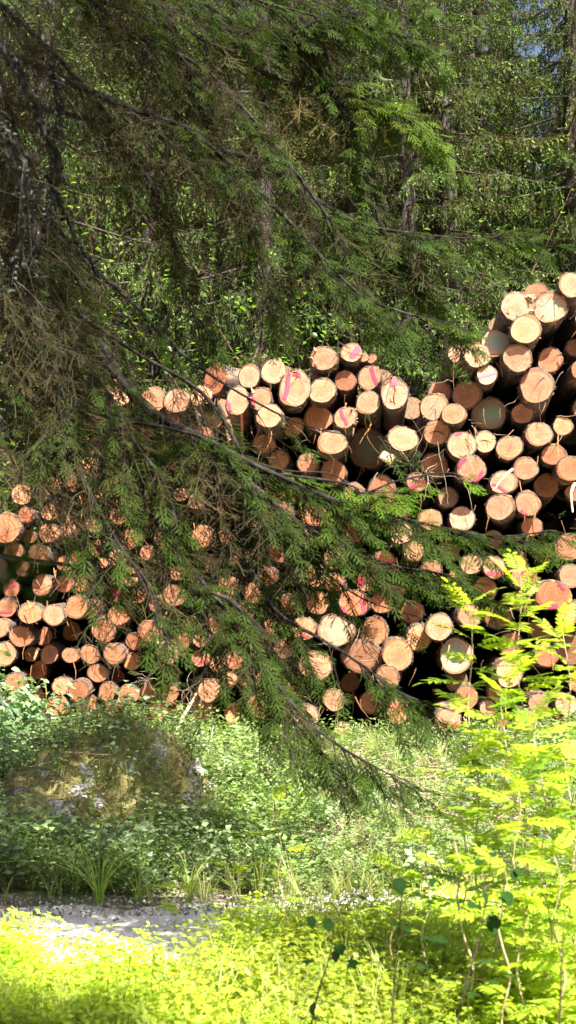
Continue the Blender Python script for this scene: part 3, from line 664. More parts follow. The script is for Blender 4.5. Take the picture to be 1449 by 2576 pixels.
for i, (px, py, rp, dz) in enumerate(Lft):
    c = ['o', 'o', 'b', 'r', 'o', 'b', 'b'][(i * 5) % 7]; o = dict(c=c if dz < .2 else 'b')  # set-back logs take the brown tint, their shade put into colour
    if (px, py) == (423, 1641): o.update(f='b', c=None, l='pale log jutting from the left stack with shredded bark beside it')
    if (px, py) == (525, 1737): o.update(b=1, c=None, l='pale low log with strips hanging, above the leaning stick')
    if (px, py) == (134, 1548): o.update(ay=1.12, c=None)
    if i == 1: o['k'] = 0
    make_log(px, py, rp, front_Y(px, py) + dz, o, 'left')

# logs set further back that fill the stacks
outline_x = [-260, 0, 150, 260, 420, 620, 780, 920, 1040, 1100, 1200, 1270, 1330, 1449, 1700]
outline_y = [1330, 1300, 1190, 990, 975, 930, 890, 905, 965, 910, 860, 765, 735, 700, 640]
base_y = lambda x: np.interp(x, [-260, 0, 560, 700, 1000, 1700], [1740, 1790, 1810, 1835, 1845, 1850])
VOID = [(1060, 1730, 75), (1190, 1810, 30), (1240, 1630, 42), (1330, 1610, 40), (1090, 1500, 40), (1400, 1700, 40), (350, 1690, 30), (480, 1680, 30), (60, 1660, 20), (1415, 900, 40), (1420, 990, 62), (995, 1165, 40), (880, 1190, 38), (1080, 1690, 60), (1190, 1690, 40), (1200, 1620, 40), (1395, 1290, 60), (1290, 1340, 45), (1150, 1230, 30), (985, 1560, 45), (780, 1120, 45), (1290, 1010, 30), (1320, 1560, 45), (480, 1060, 35)]
taken = [(a_[1], a_[2], a_[3]) for a_ in logs_done]; rf_ = random.Random(5); fill = 0; back = []
for layer, (dep, n_try, gap) in enumerate([((.15, .7), 9000, .985), ((1.3, 2.3), 5000, None)]):
    own = []
    for _ in range(n_try):
        px = rf_.uniform(-240, 1680); top = np.interp(px, outline_x, outline_y); py = rf_.uniform(top, base_y(px))
        rp = rf_.uniform(19, 28) if px < 560 else rf_.uniform(24, 36)
        if py - rp < top or py + rp > base_y(px) + 8: continue
        if layer == 0:
            if any((px - a_) ** 2 + (py - b_) ** 2 < (gap * (rp + c_)) ** 2 for a_, b_, c_ in taken): continue
            if any((px - a_) ** 2 + (py - b_) ** 2 < c_ * c_ for a_, b_, c_ in VOID): continue
            taken.append((px, py, rp))
        else:
            if any((px - a_) ** 2 + (py - b_) ** 2 < (.98 * (rp + c_)) ** 2 for a_, b_, c_ in own): continue
            if any((px - a_) ** 2 + (py - b_) ** 2 < (.75 * c_) ** 2 for a_, b_, c_ in taken): continue
            own.append((px, py, rp))
        if layer == 1 and any((px - a_) ** 2 + (py - b_) ** 2 < (c_ * .85) ** 2 for a_, b_, c_ in VOID): continue
        if layer == 1 or px < -35 or px > 1485: back.append((px, py, rp, front_Y(px, py) + rf_.uniform(*dep) + (.5 if layer else 0))); continue
        o = dict(c=rf_.choice(['o', 'b', 'd', 'r', 'b', 'b', 'o']), fill=1)  # mostly darker tints, shade between the front logs put into colour
        if rf_.random() < .16: o['p'] = [(rf_.uniform(-.8, 0), rf_.uniform(-.8, .8), rf_.uniform(0, .8), rf_.uniform(-.8, .8), .15)]
        make_log(px, py, rp, front_Y(px, py) + rf_.uniform(*dep), o, 'right' if px > 560 else 'left'); fill += 1
# the rest of the stacks, far inside: one mass of logs
gb = Geo(); gf = Geo()
for px, py, rp, Y in back:
    s_ = rp / ppm(Y); p = np.array(P(px, py, Y)); az = math.radians(float(np.interp(px, [0, 560, 1449], [-4, 2, 7])) + rf_.gauss(0, 1.5)); ax = np.array([math.sin(az), math.cos(az), 0]); tube(gb, [p, p + ax * 4.6], [s_, s_ * .85], 12, (1, 1, 1)); an = np.arange(12) / 12 * 2 * math.pi; sd = np.array([math.cos(az), -math.sin(az), 0])
    gf.add(np.concatenate([[p - ax * .004], p - ax * .004 + s_ * .96 * (np.cos(an)[:, None] * sd + np.sin(an)[:, None] * np.array([0, 0, 1]))]), [(0, 1 + i, 1 + (i + 1) % 12) for i in range(12)], np.array([.26, .165, .10]) * rf_.uniform(.6, 1.1))  # ends coloured darker to stand in for shade inside the stack
tag(gb.build('inner_logs', M_bark), kind='stuff'); tag(gf.build('inner_log_ends', M_strip), kind='stuff')
# names for the logs: by look first, else by row and place in its stack
ORD = ['first', 'second', 'third', 'fourth', 'fifth', 'sixth', 'seventh', 'eighth', 'ninth', 'tenth', 'eleventh', 'twelfth', 'thirteenth', 'fourteenth', 'fifteenth', 'sixteenth', 'seventeenth', 'eighteenth', 'nineteenth', 'twentieth']
LOOK = {None: 'pale', 'o': 'orange', 'b': 'brown', 'r': 'reddish', 'd': 'dark', 'y': 'yellowish'}
bands = {}
for L_ in logs_done:
    root, px, py, rp, Y, opt, stack = L_
    if 'l' in opt: tag(root, opt['l'], 'log', f'logs stacked in the {stack} pile'); continue
    bands.setdefault((stack, int((base_y(px) - py) // 62), opt.get('c'), bool(opt.get('p')), bool(opt.get('s'))), []).append(L_)
for (stack, row, c, pk, stn), lst in bands.items():
    lst.sort(key=lambda l_: l_[1])
    for i, l_ in enumerate(lst):
        look = LOOK[c] + (' green-stained' if stn else ''); extra = ' with pink paint' if pk else ''
        place = 'lowest row' if row == 0 else f'{ORD[row]} row up'
        which = 'only' if len(lst) == 1 else f'{ORD[i]}'
        tag(l_[0], f'{which} {look} log{extra}{"" if len(lst) == 1 else " from left"}, {place}, {stack} stack', 'log', f'logs stacked in the {stack} pile')
print('logs', len(logs_done), 'fill', fill)

# loose bark, twigs and sticks on the front of the stack
g = Geo(); r = np.random.default_rng(77)
for i in range(360):
    px = r.uniform(-40, 1500); top = np.interp(px, outline_x, outline_y) + 10; py = r.uniform(top, base_y(px)); Y = front_Y(px, py) - r.uniform(-.1, .25); p0 = np.array(P(px, py, Y)); kind = r.random()
    if kind < .45:
        d = norm(r.normal(0, 1, 3) * [1, .4, .5] + [0, 0, -.7]); l = r.uniform(.08, .35); n = 5; pts = [p0]
        for j in range(n): d = norm(d + r.normal(0, .25, 3) + [0, 0, -.1]); pts.append(pts[-1] + d * l / n)
        tube(g, pts, np.linspace(.005, .0015, n + 1), 4, np.array([.16, .12, .09]) * r.uniform(.5, 1.6))
    else:
        d = np.array([r.normal(0, .25), 0, -1.]); l = r.uniform(.05, .28); n = 4; pts = [p0]
        for j in range(n): d = norm(d + r.normal(0, .2, 3) * [1, .3, .5]); pts.append(pts[-1] + d * l / n)
        ribbon(g, pts, np.linspace(r.uniform(.006, .018), .003, n + 1), np.array([.4, .2, .08]) * r.uniform(.2, 1.1), side=(1, r.uniform(-.4, .4), .1))
tag(g.build('bark_litter', M_strip), kind='stuff')
def stick(pts, Y0, Y1, r0, col, label, name='stick'):
    w = spline([P(a_, b_, y_) for (a_, b_), y_ in zip(pts, np.linspace(Y0, Y1, len(pts)))], 14); g = Geo(); tube(g, w + rng.normal(0, .003, w.shape), np.linspace(r0, r0 * .4, 14), 7, col, .15)
    v_, t_, c_ = g.arrays(); g = Geo(); g.add(v_ - w[0], t_, c_); o = g.build(name, M_strip); o.location = w[0]; tag(o, label, 'stick'); return o
stick([(418, 1890), (445, 1835), (475, 1778), (500, 1742)], 11.3, 12.2, .026, (.5, .38, .24), 'pale stick leaning on the left stack under the pale low log')
stick([(492, 1745), (488, 1800), (472, 1850)], 12.2, 11.9, .016, (.42, .25, .12), 'thin brown stick standing beside the leaning pale stick')
stick([(396, 1620), (410, 1560), (436, 1510)], 12.4, 12.5, .012, (.55, .3, .14), 'thin orange stick poking up in the left stack')
stick([(1290, 1180), (1268, 1200), (1240, 1235)], 11.6, 11.5, .013, (.7, .5, .32), 'short torn pale stick lying between two logs of the right stack')
stick([(1445, 1215), (1437, 1245), (1440, 1290)], 11.6, 11.5, .018, (.7, .48, .3), 'short pale stick sticking out at the right edge of the stack')
stick([(1100, 1110), (1108, 1160), (1122, 1220), (1126, 1270)], 11.6, 11.5, .006, (.13, .1, .08), 'thin grey stick hanging between logs right of the needle tuft')
# chip of wood, and a tuft of cut spruce stuck in the stack
g = Geo(); s_ = .05; c_ = np.array([(-1, -.6, -.25), (1, -.7, -.2), (1.1, .7, -.1), (-.7, .8, -.3), (-.8, -.5, .2), (.9, -.6, .25), (.8, .6, .3), (-.8, .5, .2)]) * .07
g.add(c_, [(4, 5, 6), (4, 6, 7), (0, 2, 1), (0, 3, 2), (0, 1, 5), (0, 5, 4), (1, 2, 6), (1, 6, 5), (2, 3, 7), (2, 7, 6), (3, 0, 4), (3, 4, 7)], (.75, .52, .33))
o = g.build('wood_chip', M_strip); o.location = P(973, 1150, 11.55); o.rotation_euler = (1.3, .5, .2); tag(o, 'pale chunky chip of wood caught left of the needle tuft', 'wood chip')
def tuft(px, py, Y, R, k, tint, label, seed):
    r = np.random.default_rng(seed); c0 = np.array(P(px, py, Y)); o = empty('spruce_sprig', c0); g = Geo(); st = Geo()
    base = r.normal(0, R * .25, (k, 3)) * [1, .5, 1]; d = norm(r.normal(0, 1, (k, 3)) * [1, .6, .8] + [0.1, -.5, .15])
    M = frames(base, d, norm(r.normal(0, 1, (k, 3))), np.repeat(r.uniform(.7, 1.3, (k, 1)) * (1 if R > .05 else .45), 3, 1)); tn = np.array(tint) * r.uniform(.6, 1.3, (k, 1)); w_ = r.integers(0, 3, k)
    for t_ in range(3): g.inst(SPRAY_OLD[t_], M[w_ == t_], tn[w_ == t_])
    for i in range(10 if R > .05 else 1):
        d0 = norm(r.normal(0, 1, 3) * [1, .3, 1]); pts = [np.zeros(3)]
        for j in range(6): d0 = norm(d0 + r.normal(0, .3, 3)); pts.append(pts[-1] + d0 * R * .3)
        tube(st, pts, np.linspace(.006, .0015, 7), 4, (.2, .15, .12))
    tag(g.build('needles', M_needle, o), kind='stuff'); st.build('stem', M_twig, o); tag(o, label, 'sprig'); return o
tuft(1030, 1165, 11.55, .2, 26, (1.5, 1.5, 3.2), 'blue-green tuft of cut spruce stuck between the right logs', 11)
tuft(1075, 1195, 11.5, .18, 10, (1.2, 1.2, 2.2), 'thin tuft of cut spruce with bare twigs beside the pink diagonal log', 12)
tuft(478, 1735, 12.4, .12, 10, (1., 1., 1.2), 'dark tuft of spruce needles at the foot of the left stack', 13)
tuft(372, 1710, 12.4, .1, 5, (2.6, 2.0, 2.4), 'pale dry sprig lying on the lowest logs of the left stack', 14)

# ------------------------------------------------------------------ spruces and shrubs behind the stacks
def bough_template(seed, green=(.05, .068, .024), tip=(.13, .19, .045)):
    """one drooping bough of unit length along +X with a curtain of hanging twigs"""
    r = np.random.default_rng(seed); g = Geo(); green = np.array(green); tip = np.array(tip)
    u = np.linspace(0, 1, 8); path = np.stack([u, 0 * u, -.28 * u ** 1.5 + .14 * u ** 4], 1)
    tube(g, path, np.linspace(.012, .002, 8), 4, (.09, .075, .065))
    n = 34
    for i in range(n):
        f = .1 + .9 * (i + r.random()) / n; p0 = np.array([np.interp(f, u, path[:, 0]), 0, np.interp(f, u, path[:, 2])]); s = r.choice([-1, 1])
        l = r.uniform(.12, .34) * (1.15 - .6 * f); d = norm(np.array([.5, s * r.uniform(.2, 1), r.uniform(-.5, .05)])); pts = [p0]
        for j in range(5): d = norm(d + [0.02, 0, -.28]); pts.append(pts[-1] + d * l / 5)
        pts = np.array(pts); dead = r.random() < .4 * (1.3 - f); cc = np.array([.085, .068, .042]) if dead else green * r.uniform(.7, 1.35) * (1 - .5 * 0)
        ribbon(g, pts, .004, cc * .8)
        k = 15
        for j in range(k):
            w = j / k * 5; kk = int(w); pp = pts[kk] + (pts[kk + 1] - pts[kk]) * (w - kk); dd = norm(pts[kk + 1] - pts[kk] + r.normal(0, .55, 3) * np.linalg.norm(pts[1] - pts[0])) 
            dd = norm(dd + norm(r.normal(size=3)) * .6); ln = r.uniform(.022, .05); wv = norm(np.cross(dd, r.normal(size=3))) * (.0072 if not dead else .003)
            c1 = cc if r.random() < .75 or dead else tip * r.uniform(.8, 1.3)  # random share of lighter needles, sunlight put into the colour
            g.add([pp, pp + dd * ln * .5 - wv, pp + dd * ln, pp + dd * ln * .5 + wv], [(0, 1, 2), (0, 2, 3)], c1)
    return g.arrays()
BOUGH = [bough_template(s) for s in range(4)]
def coarse_bough(seed):
    r = np.random.default_rng(seed); g = Geo(); tube(g, [(0, 0, 0), (.5, 0, -.08), (1, 0, -.14)], [.012, .007, .002], 3, (.09, .075, .065))
    for i in range(36):
        f = r.uniform(.08, 1); p = np.array([f, r.normal(0, .16) * (1.2 - .6 * f), -.14 * f - abs(r.normal(0, .12))]); d = norm([r.normal(.2, .4), r.normal(0, .5), -.9]); w = norm(np.cross(d, r.normal(size=3))) * r.uniform(.012, .024); l = r.uniform(.08, .18)
        g.add([p, p + d * l * .5 - w, p + d * l, p + d * l * .5 + w], [(0, 1, 2), (0, 2, 3)], np.array([.05, .07, .024]) * r.uniform(.6, 1.5))
    return g.arrays()
CB = [coarse_bough(s + 40) for s in range(3)]
def bg_tree_mesh(seed, h, r0, blen, zlo, nb, deadlow=.2):
    r = np.random.default_rng(seed); tr = Geo(); z_ = np.linspace(-.3, h, 24)
    tube(tr, [(.08 * math.sin(q_ * .5 + seed), .08 * math.cos(q_ * .4), q_) for q_ in z_], np.interp(z_, [-.3, .2, 1.2, h], [r0 * 1.6, r0 * 1.2, r0, .03]), 14, (.14, .11, .10), .07)
    tr.c = [c_ * .38 for c_ in tr.c]
    cr = Geo(); zz = zlo + (h - zlo) * (np.arange(nb) / nb) ** 1.15 + r.uniform(-.1, .1, nb); az = np.arange(nb) * 2.4 + r.uniform(-.3, .3, nb)
    d = np.stack([np.cos(az), np.sin(az), .1 - .3 * (1 - zz / h)], 1); ln = blen * (1 - zz / h * .75) * r.uniform(.65, 1.15, nb)
    M = frames(np.stack([0 * zz, 0 * zz, zz], 1), d, (0, 0, 1), np.stack([ln, ln, ln * r.uniform(.9, 1.5, nb)], 1)); w_ = r.integers(0, 4, nb); tn = r.uniform(.75, 1.3, (nb, 1)) * np.array([1, 1, 1]) * (np.array([1, 1, 1]) + r.uniform(-.12, .12, (nb, 3)))
    for t_ in range(4): cr.inst(BOUGH[t_], M[w_ == t_], tn[w_ == t_])
    dl = Geo()
    for i in range(26):    # dry lower limbs
        zb = r.uniform(.6, 6); a0 = r.uniform(0, 6.28); dd = np.array([math.cos(a0), math.sin(a0), r.uniform(-.1, .35)]); pts = [np.array([0, 0, zb])]
        L0 = r.uniform(.8, 2.4)
        for j in range(8): dd = norm(dd + r.normal(0, .08, 3) + [0, 0, -.06]); pts.append(pts[-1] + dd * L0 / 8)
        tube(dl, pts, np.linspace(.016, .003, 9), 4, np.array([.12, .09, .08]) * r.uniform(.6, 1.4))
        for q_ in range(7):
            k = r.integers(2, 8); d2 = norm(dd + r.normal(0, .7, 3)); p2 = [pts[k] + d2 * t_ for t_ in np.linspace(0, r.uniform(.15, .5), 4)]; tube(dl, p2, np.linspace(.005, .0015, 4), 3, (.13, .1, .09))
    return tr.mesh('trunk', M_trunk, True), cr.mesh('crown', M_needle), dl.mesh('dry_limbs', M_twig)
BG = [bg_tree_mesh(1, 15, .2, 2.7, .9, 190), bg_tree_mesh(2, 17, .24, 3.0, 1.6, 210), bg_tree_mesh(3, 14, .17, 2.6, .5, 190), bg_tree_mesh(9, 16, .2, 3.0, 4.6, 230)]
def bg_tree(x, y, v, rot, sc, label):
    o = empty('spruce_tree', (x, y, float(gh(x, y)))); o.rotation_euler = (0, 0, rot); o.scale = (sc,) * 3; tag(o, label, 'tree', 'spruces standing behind the log stacks')
    for nm, me in zip(('trunk', 'crown', 'dry_limbs'), BG[v]):
        c = bpy.data.objects.new(nm, me); COL.objects.link(c); c.parent = o
        if nm != 'trunk': c['kind'] = 'stuff'
def atx(px, Y): return P(px, 1288, Y).x
trees = [
 (895, 20.5, 1, .3, 1.0, 'spruce with a greyish trunk showing at the top centre'), (655, 19.5, 0, 1.2, 1.0, 'spruce with its dark trunk rising behind the middle of the stack crest'),
 (1020, 19.0, 2, 2.2, 1.1, 'spruce with a dark reddish trunk left of the right stack shoulder'), (1462, 20.5, 1, 4.0, .95, 'spruce with a dark trunk at the right edge above the highest logs'),
 (1220, 22.0, 0, 3.1, 1.0, 'bushy spruce hanging low between the right shoulder and the sky gap'), (380, 20.5, 2, 5.0, 1.2, 'spruce behind the left half of the crest, veiled by bare twigs'),
 (90, 19.0, 1, .9, 1.0, 'spruce at the far left behind the hanging curtain of twigs'), (-200, 21.5, 0, 2.9, 1.1, 'leftmost spruce behind the left stack'), (520, 24.0, 1, 3.3, 1.1, 'spruce farther back between the two middle trunks'),
 (1640, 20.0, 0, 1.9, 1.0, 'rightmost spruce whose light green boughs reach in over the logs'), (770, 25.5, 0, 1.4, 1.2, 'far spruce just left of the greyish trunk'), (1090, 26.0, 1, 5.5, 1.1, 'far spruce right of the greyish trunk'),
 (240, 26.0, 0, 4.4, 1.1, 'far spruce at the left, seen through twigs'), (1300, 29.0, 2, .4, .95, 'far spruce below the bright gap of sky'),
]
trees += [(1130, 27.0, 1, .7, 1.35, 'tall far spruce some way left of the sky gap'), (1600, 26.0, 1, 5.1, 1.3, 'tall far spruce behind the right edge trunk'), (1310, 23.0, 0, 1.1, .8, 'lower spruce whose tip ends below the sky gap'), (1420, 25.5, 2, 3.9, .85, 'small far spruce between the sky gap and the right trunk'), (1120, 19.5, 1, 2.5, 1.0, 'spruce with long drooping boughs left of the sky gap'), (1560, 23.0, 2, 2.0, 1.25, 'spruce beyond the right edge trunk'), (-20, 23.5, 1, 3.6, 1.15, 'far spruce at the left edge behind the twigs'), (420, 27.5, 0, .1, 1.3, 'far spruce left of the dark middle trunk'), (980, 23.0, 0, 2.7, 1.15, 'spruce between the greyish and the reddish trunk')]
for px, Y, v, rot, sc, lb in trees: bg_tree(atx(px, Y), Y, v, rot, sc, lb)
bg_tree(1.5, -.75, 3, 1.0, .8, 'unseen spruce added for shade behind the viewpoint, nearer by')  # unseen trees added to cast shade on the near ground and sprouts
bg_tree(1.75, -1.1, 3, 4.6, .8, 'unseen spruce added for shade behind the viewpoint beside the nearest one')
bg_tree(1.3, -.5, 3, 3.3, .72, 'slender unseen spruce added for shade closest behind the viewpoint')
bg_tree(3.1, -.6, 3, 2.6, .5, 'unseen spruce added for shade behind the viewpoint, farther to the right')
# deep forest that reads as one mass
g = Geo(); r = np.random.default_rng(31)
for i in range(240):
    Y = r.uniform(26, 55); x = r.uniform(-.33, .33) * Y; px = W_ / 2 + x / Y * F
    if 1345 < px < 1415: continue
    h = r.uniform(19, 27) if not (1290 < px < 1470) else .43 * Y; nb = 54; z0 = float(gh(x, Y))
    tube(g, [(x, Y, z0 - .3), (x, Y, z0 + h * .5), (x, Y, z0 + h)], [.2, .13, .02], 6, (.12, .1, .09))
    zz = .3 + (h - .5) * np.arange(nb) / nb; az = np.arange(nb) * 2.4; d = np.stack([np.cos(az), np.sin(az), -.15 + 0 * az], 1); ln = 3.0 * (1 - zz / h * .8) * r.uniform(.7, 1.2, nb)
    M = frames(np.stack([x + 0 * zz, Y + 0 * zz, z0 + zz], 1), d, (0, 0, 1), np.stack([ln, ln, ln * 1.4], 1)); g.inst(CB[i % 3], M, r.uniform(.8, 1.3, (nb, 1)) * np.array([[1, 1, 1.]]))
tag(g.build('far_forest', M_needle), kind='stuff')

# broad-leaved shrubs with light leaves: behind and around the stacks
def leafy_mesh(name, seed, n_stem, h, spread, nleaf, ll, lw, col, tpl='quad', mat=M_leaf, droop=.3):
    r = np.random.default_rng(seed); st = Geo(); lf = Geo(); lv, lt = quad_leaf(1, 1, .2) if tpl == 'quad' else leaf_shape(1, .8, .2); lc = np.ones((len(lv), 3)); pos, dr = [], []
    for i in range(n_stem):
        d = norm(np.array([r.normal(0, spread), r.normal(0, spread), 1.])); p = np.array([r.normal(0, .06), r.normal(0, .06), -.03]); L0 = h * r.uniform(.6, 1.1); pts = [p]
        for j in range(8): d = norm(d + r.normal(0, .1, 3) + np.array([d[0], d[1], 0]) * .06); pts.append(pts[-1] + d * L0 / 8)
        tube(st, pts, np.linspace(.004 + h * .003, .0015, 9), 4, (.12, .08, .05))
        for k in range(nleaf):
            w = r.uniform(1.5, 8); kk = min(int(w), 7); pp = pts[kk] + (pts[kk + 1] - pts[kk]) * (w - kk); a0 = r.uniform(0, 6.28); o_ = np.array([math.cos(a0), math.sin(a0), r.uniform(-.4, .5)])
            q_ = pp + o_ * r.uniform(0, .13 * h + .02); pos.append(q_); dr.append(norm(o_ + [0, 0, -droop]))
    pos = np.array(pos); dr = np.array(dr); k = len(pos); s = r.uniform(.7, 1.2, k); up = norm(np.array([0, -.25, 1]) + r.normal(0, .4, (k, 3)))
    M = frames(pos, dr, up, np.stack([ll * s, lw * s, ll * s], 1)); tn = np.array(col) * r.uniform(.7, 1.3, (k, 1)) * (1 + r.uniform(-.12, .12, (k, 3)))
    lf.inst((lv, lt, lc), M, tn)
    return st.mesh('stems', M_twig), lf.mesh('leaves', mat)
def plant(name, meshes, x, y, z, rot, sc, label, cat, group=None):
    o = empty(name, (x, y, z)); o.rotation_euler = (0, 0, rot); o.scale = (sc,) * 3; tag(o, label, cat, group)
    for nm, me in zip(('stems', 'leaves'), meshes):
        c = bpy.data.objects.new(nm, me); COL.objects.link(c); c.parent = o; c['kind'] = 'stuff'
    return o
YG = (.11, .20, .035)
BS = [leafy_mesh('b', s, 16, 3.4, .3, 120, .05, .034, YG) for s in (1, 2)]
for px, py, Y, sc, lb in [(240, 740, 17.6, 1.0, 'yellow-green broad-leaved bush glowing behind the twigs at upper left'), (520, 760, 17.8, .9, 'yellow-green bush left of the dark middle trunk'), (860, 560, 20, 1.3, 'light green bush left of the middle spruce, high behind the crest'), (60, 1000, 16.8, .8, 'bright bush behind the low end of the left stack'), (330, 860, 16.9, .7, 'low light bush right behind the left crest of the stack')]:
    p = P(px, py, Y); z0 = float(gh(p.x, Y)); hh = (p.z - z0) * 1.15; plant('broadleaf_bush', BS[int(px) % 2], p.x, Y, z0, px, hh / 3.4, lb, 'bush', 'bushes behind the stacks')

# ------------------------------------------------------------------ boulder
v0 = []; nu, nv = 44, 22; rr = np.random.default_rng(9)
cx, cy = atx(270, 9.2), 9.35
for j in range(nv + 1):
    for i in range(nu):
        th = i / nu * 2 * math.pi; ph = j / nv * math.pi * .62; s = math.sin(ph); x_, y_, z_ = math.cos(th) * s, math.sin(th) * s, math.cos(ph)
        k = 1 + .05 * rr.normal() * (1 if j > 2 else 0) * .5 + .06 * math.sin(14 * x_ + 5 * y_) * math.sin(11 * z_ + 3) + .10 * math.sin(3 * x_ + 2 * y_ * 1.7 + 1) + .07 * math.sin(5.3 * y_ + 4 * z_) + .05 * math.sin(9 * x_ + 7 * z_) + .02 * rr.normal()
        v0.append((x_ * .84 * k, y_ * .68 * k, z_ * .66 * k - .02))
t0 = []
for j in range(nv):
    for i in range(nu): k = (i + 1) % nu; t0 += [(j * nu + i, (j + 1) * nu + i, (j + 1) * nu + k), (j * nu + i, (j + 1) * nu + k, j * nu + k)]
g = Geo(); g.add(v0, t0, (1, 1, 1)); bo = g.build('boulder', M_rock); bo.location = (cx, cy, float(gh(cx, cy)) - .05); tag(bo, 'mossy granite boulder half overgrown in front of the left stack', 'boulder')
rr = np.random.default_rng(4); v1 = np.array([norm(rr.normal(size=3)) for _ in range(26)])
import bmesh
bm = bmesh.new(); [bm.verts.new(tuple(q_ * [.17, .14, .15])) for q_ in v1]; bmesh.ops.convex_hull(bm, input=bm.verts); bmesh.ops.bevel(bm, geom=bm.edges[:], offset=.006, affect='EDGES'); me_ = bpy.data.meshes.new('rock'); bm.to_mesh(me_); bm.free(); me_.materials.append(M_rock)
rk = bpy.data.objects.new('rock', me_); COL.objects.link(rk); rk.location = P(345, 2105, 8.95); tag(rk, 'small added rock standing in for the dark hollow under the mossy boulder', 'rock')  # added rock in place of a shaded hollow in the boulder
def on_rock(x, y):
    u = ((x - cx) / .86) ** 2 + ((y - cy) / .70) ** 2
    return np.where(u < 1, float(gh(cx, cy)) - .09 + .66 * np.sqrt(np.clip(1 - u, 0, 1)), -9)
def surf(x, y): return np.maximum(gh(x, y), on_rock(x, y))

# ------------------------------------------------------------------ ground cover
def sprig_template(seed, h, nleaf, ll, lw, tpl='quad'):
    r = np.random.default_rng(seed); g = Geo(); lv, lt = quad_leaf(ll, lw) if tpl == 'quad' else (leaf_shape(ll, lw)[0][:7], np.array([(0, 6, 1), (0, 2, 6), (1, 6, 5), (2, 5, 6)])); pts = [np.zeros(3)]; d = norm(np.array([r.normal(0, .3), r.normal(0, .3), 1.]))
    for j in range(5): d = norm(d + r.normal(0, .18, 3)); pts.append(pts[-1] + d * h / 5)
    pts = np.array(pts); ribbon(g, pts, .0035, (.55, .5, .5))
    w = np.linspace(.8, 5, nleaf) ; kk = np.minimum(w.astype(int), 4); pp = pts[kk] + (pts[kk + 1] - pts[kk]) * (w - kk)[:, None]; a0 = np.arange(nleaf) * 2.4 + r.uniform(-.4, .4, nleaf)
    o_ = np.stack([np.cos(a0), np.sin(a0), r.uniform(-.1, .6, nleaf)], 1); sc = r.uniform(.7, 1.15, nleaf)
    g.inst((lv, lt, np.ones((len(lv), 3))), frames(pp + o_ * h * .1, o_, norm(np.array([0, 0, 1.]) + r.normal(0, .3, (nleaf, 3))), np.repeat(sc[:, None], 3, 1)), r.uniform(.8, 1.2, (nleaf, 1)) * np.ones((1, 3)))
    return g.arrays()
BIL = [sprig_template(s, .24, 22, .028, .02) for s in range(5)]
RAS = [sprig_template(s + 20, .42, 16, .07, .05, 'leaf') for s in range(5)]
def scatter(name, tpls, x, y, z, scale, tint, mat, tilt=.2):
    g = Geo(); k = len(x); M = frames(np.stack([x, y, z], 1), np.stack([np.cos(a1 := rng.uniform(0, 6.28, k)), np.sin(a1), rng.normal(0, tilt, k)], 1), norm(np.array([0, 0, 1.]) + rng.normal(0, tilt, (k, 3))), np.repeat(np.asarray(scale)[:, None], 3, 1))
    w_ = rng.integers(0, len(tpls), k)
    for t_ in range(len(tpls)): g.inst(tpls[t_], M[w_ == t_], tint[w_ == t_])
    return tag(g.build(name, mat), kind='stuff')
def clump(x, y, f, s=0.): return .5 + .5 * np.sin(f * x + 1.3 * np.sin(f * .7 * y + s)) * np.cos(f * .8 * y + 1.1 * np.sin(f * .6 * x + s))
# low bilberry in front
k = 9000; y = rng.uniform(3.2, 6.6, k); x = rng.uniform(-.27, .27, k) * y * 1.15; keep = (y < road_far(x) - 1.0 + .6 * clump(x, y, 3.) - .62 * sm(-x, .0, .45)) & ~((x < -.3) & (x > -1.1) & (y > 5.3) & (rng.random(k) < .55)); x, y = x[keep], y[keep]
tn = np.array([.40, .49, .06]) * (.65 + .7 * clump(x, y, 2.2)[:, None]) * rng.uniform(.8, 1.2, (len(x), 1)) * (1 + rng.uniform(-.1, .1, (len(x), 3)))
scatter('bilberry_cover', BIL, x, y, gh(x, y), rng.uniform(.7, 1.3, len(x)), tn, M_leaf)
# leafy cover on the bank
k = 3000; y = rng.uniform(7.35, 12.2, k); x = rng.uniform(-.27, .27, k) * y * 1.1; yy = y - road_far(x); keep = (yy > .12) & ~((x > .1) & (x < 1.9) & (y > 8.0) & (y < 11.3) & (rng.random(k) < .72)) & ~((on_rock(x, y) > 0) & (rng.random(k) < .15)); x, y = x[keep], y[keep]
wt = clump(x, y, 2.6, 1.); tn = (np.array([.24, .32, .19]) * wt[:, None] + np.array([.20, .30, .08]) * (1 - wt[:, None])) * rng.choice([.35, .7, 1.0, 1.2], (len(x), 1)) * rng.uniform(.8, 1.2, (len(x), 1))
scatter('raspberry_cover', RAS, x, y, surf(x, y), rng.uniform(.3, 1.0, len(x)) ** 1.2 * (1 - .5 * (y > 10.9)), tn, M_bleaf)
k = 3200; y = rng.uniform(7.4, 11.8, k); x = rng.uniform(-.27, .27, k) * y * 1.1; keep = (y > road_far(x) + .08) & ~((x > .1) & (x < 1.9) & (y > 8.0) & (y < 11.3) & (rng.random(k) < .4)) & ~((on_rock(x, y) > 0) & (rng.random(k) < .5)); x, y = x[keep], y[keep]
scatter('bank_undergrowth', BIL, x, y, surf(x, y), rng.uniform(.8, 1.5, len(x)), np.array([.15, .23, .07]) * rng.uniform(.5, 1.6, (len(x), 1)), M_bleaf)
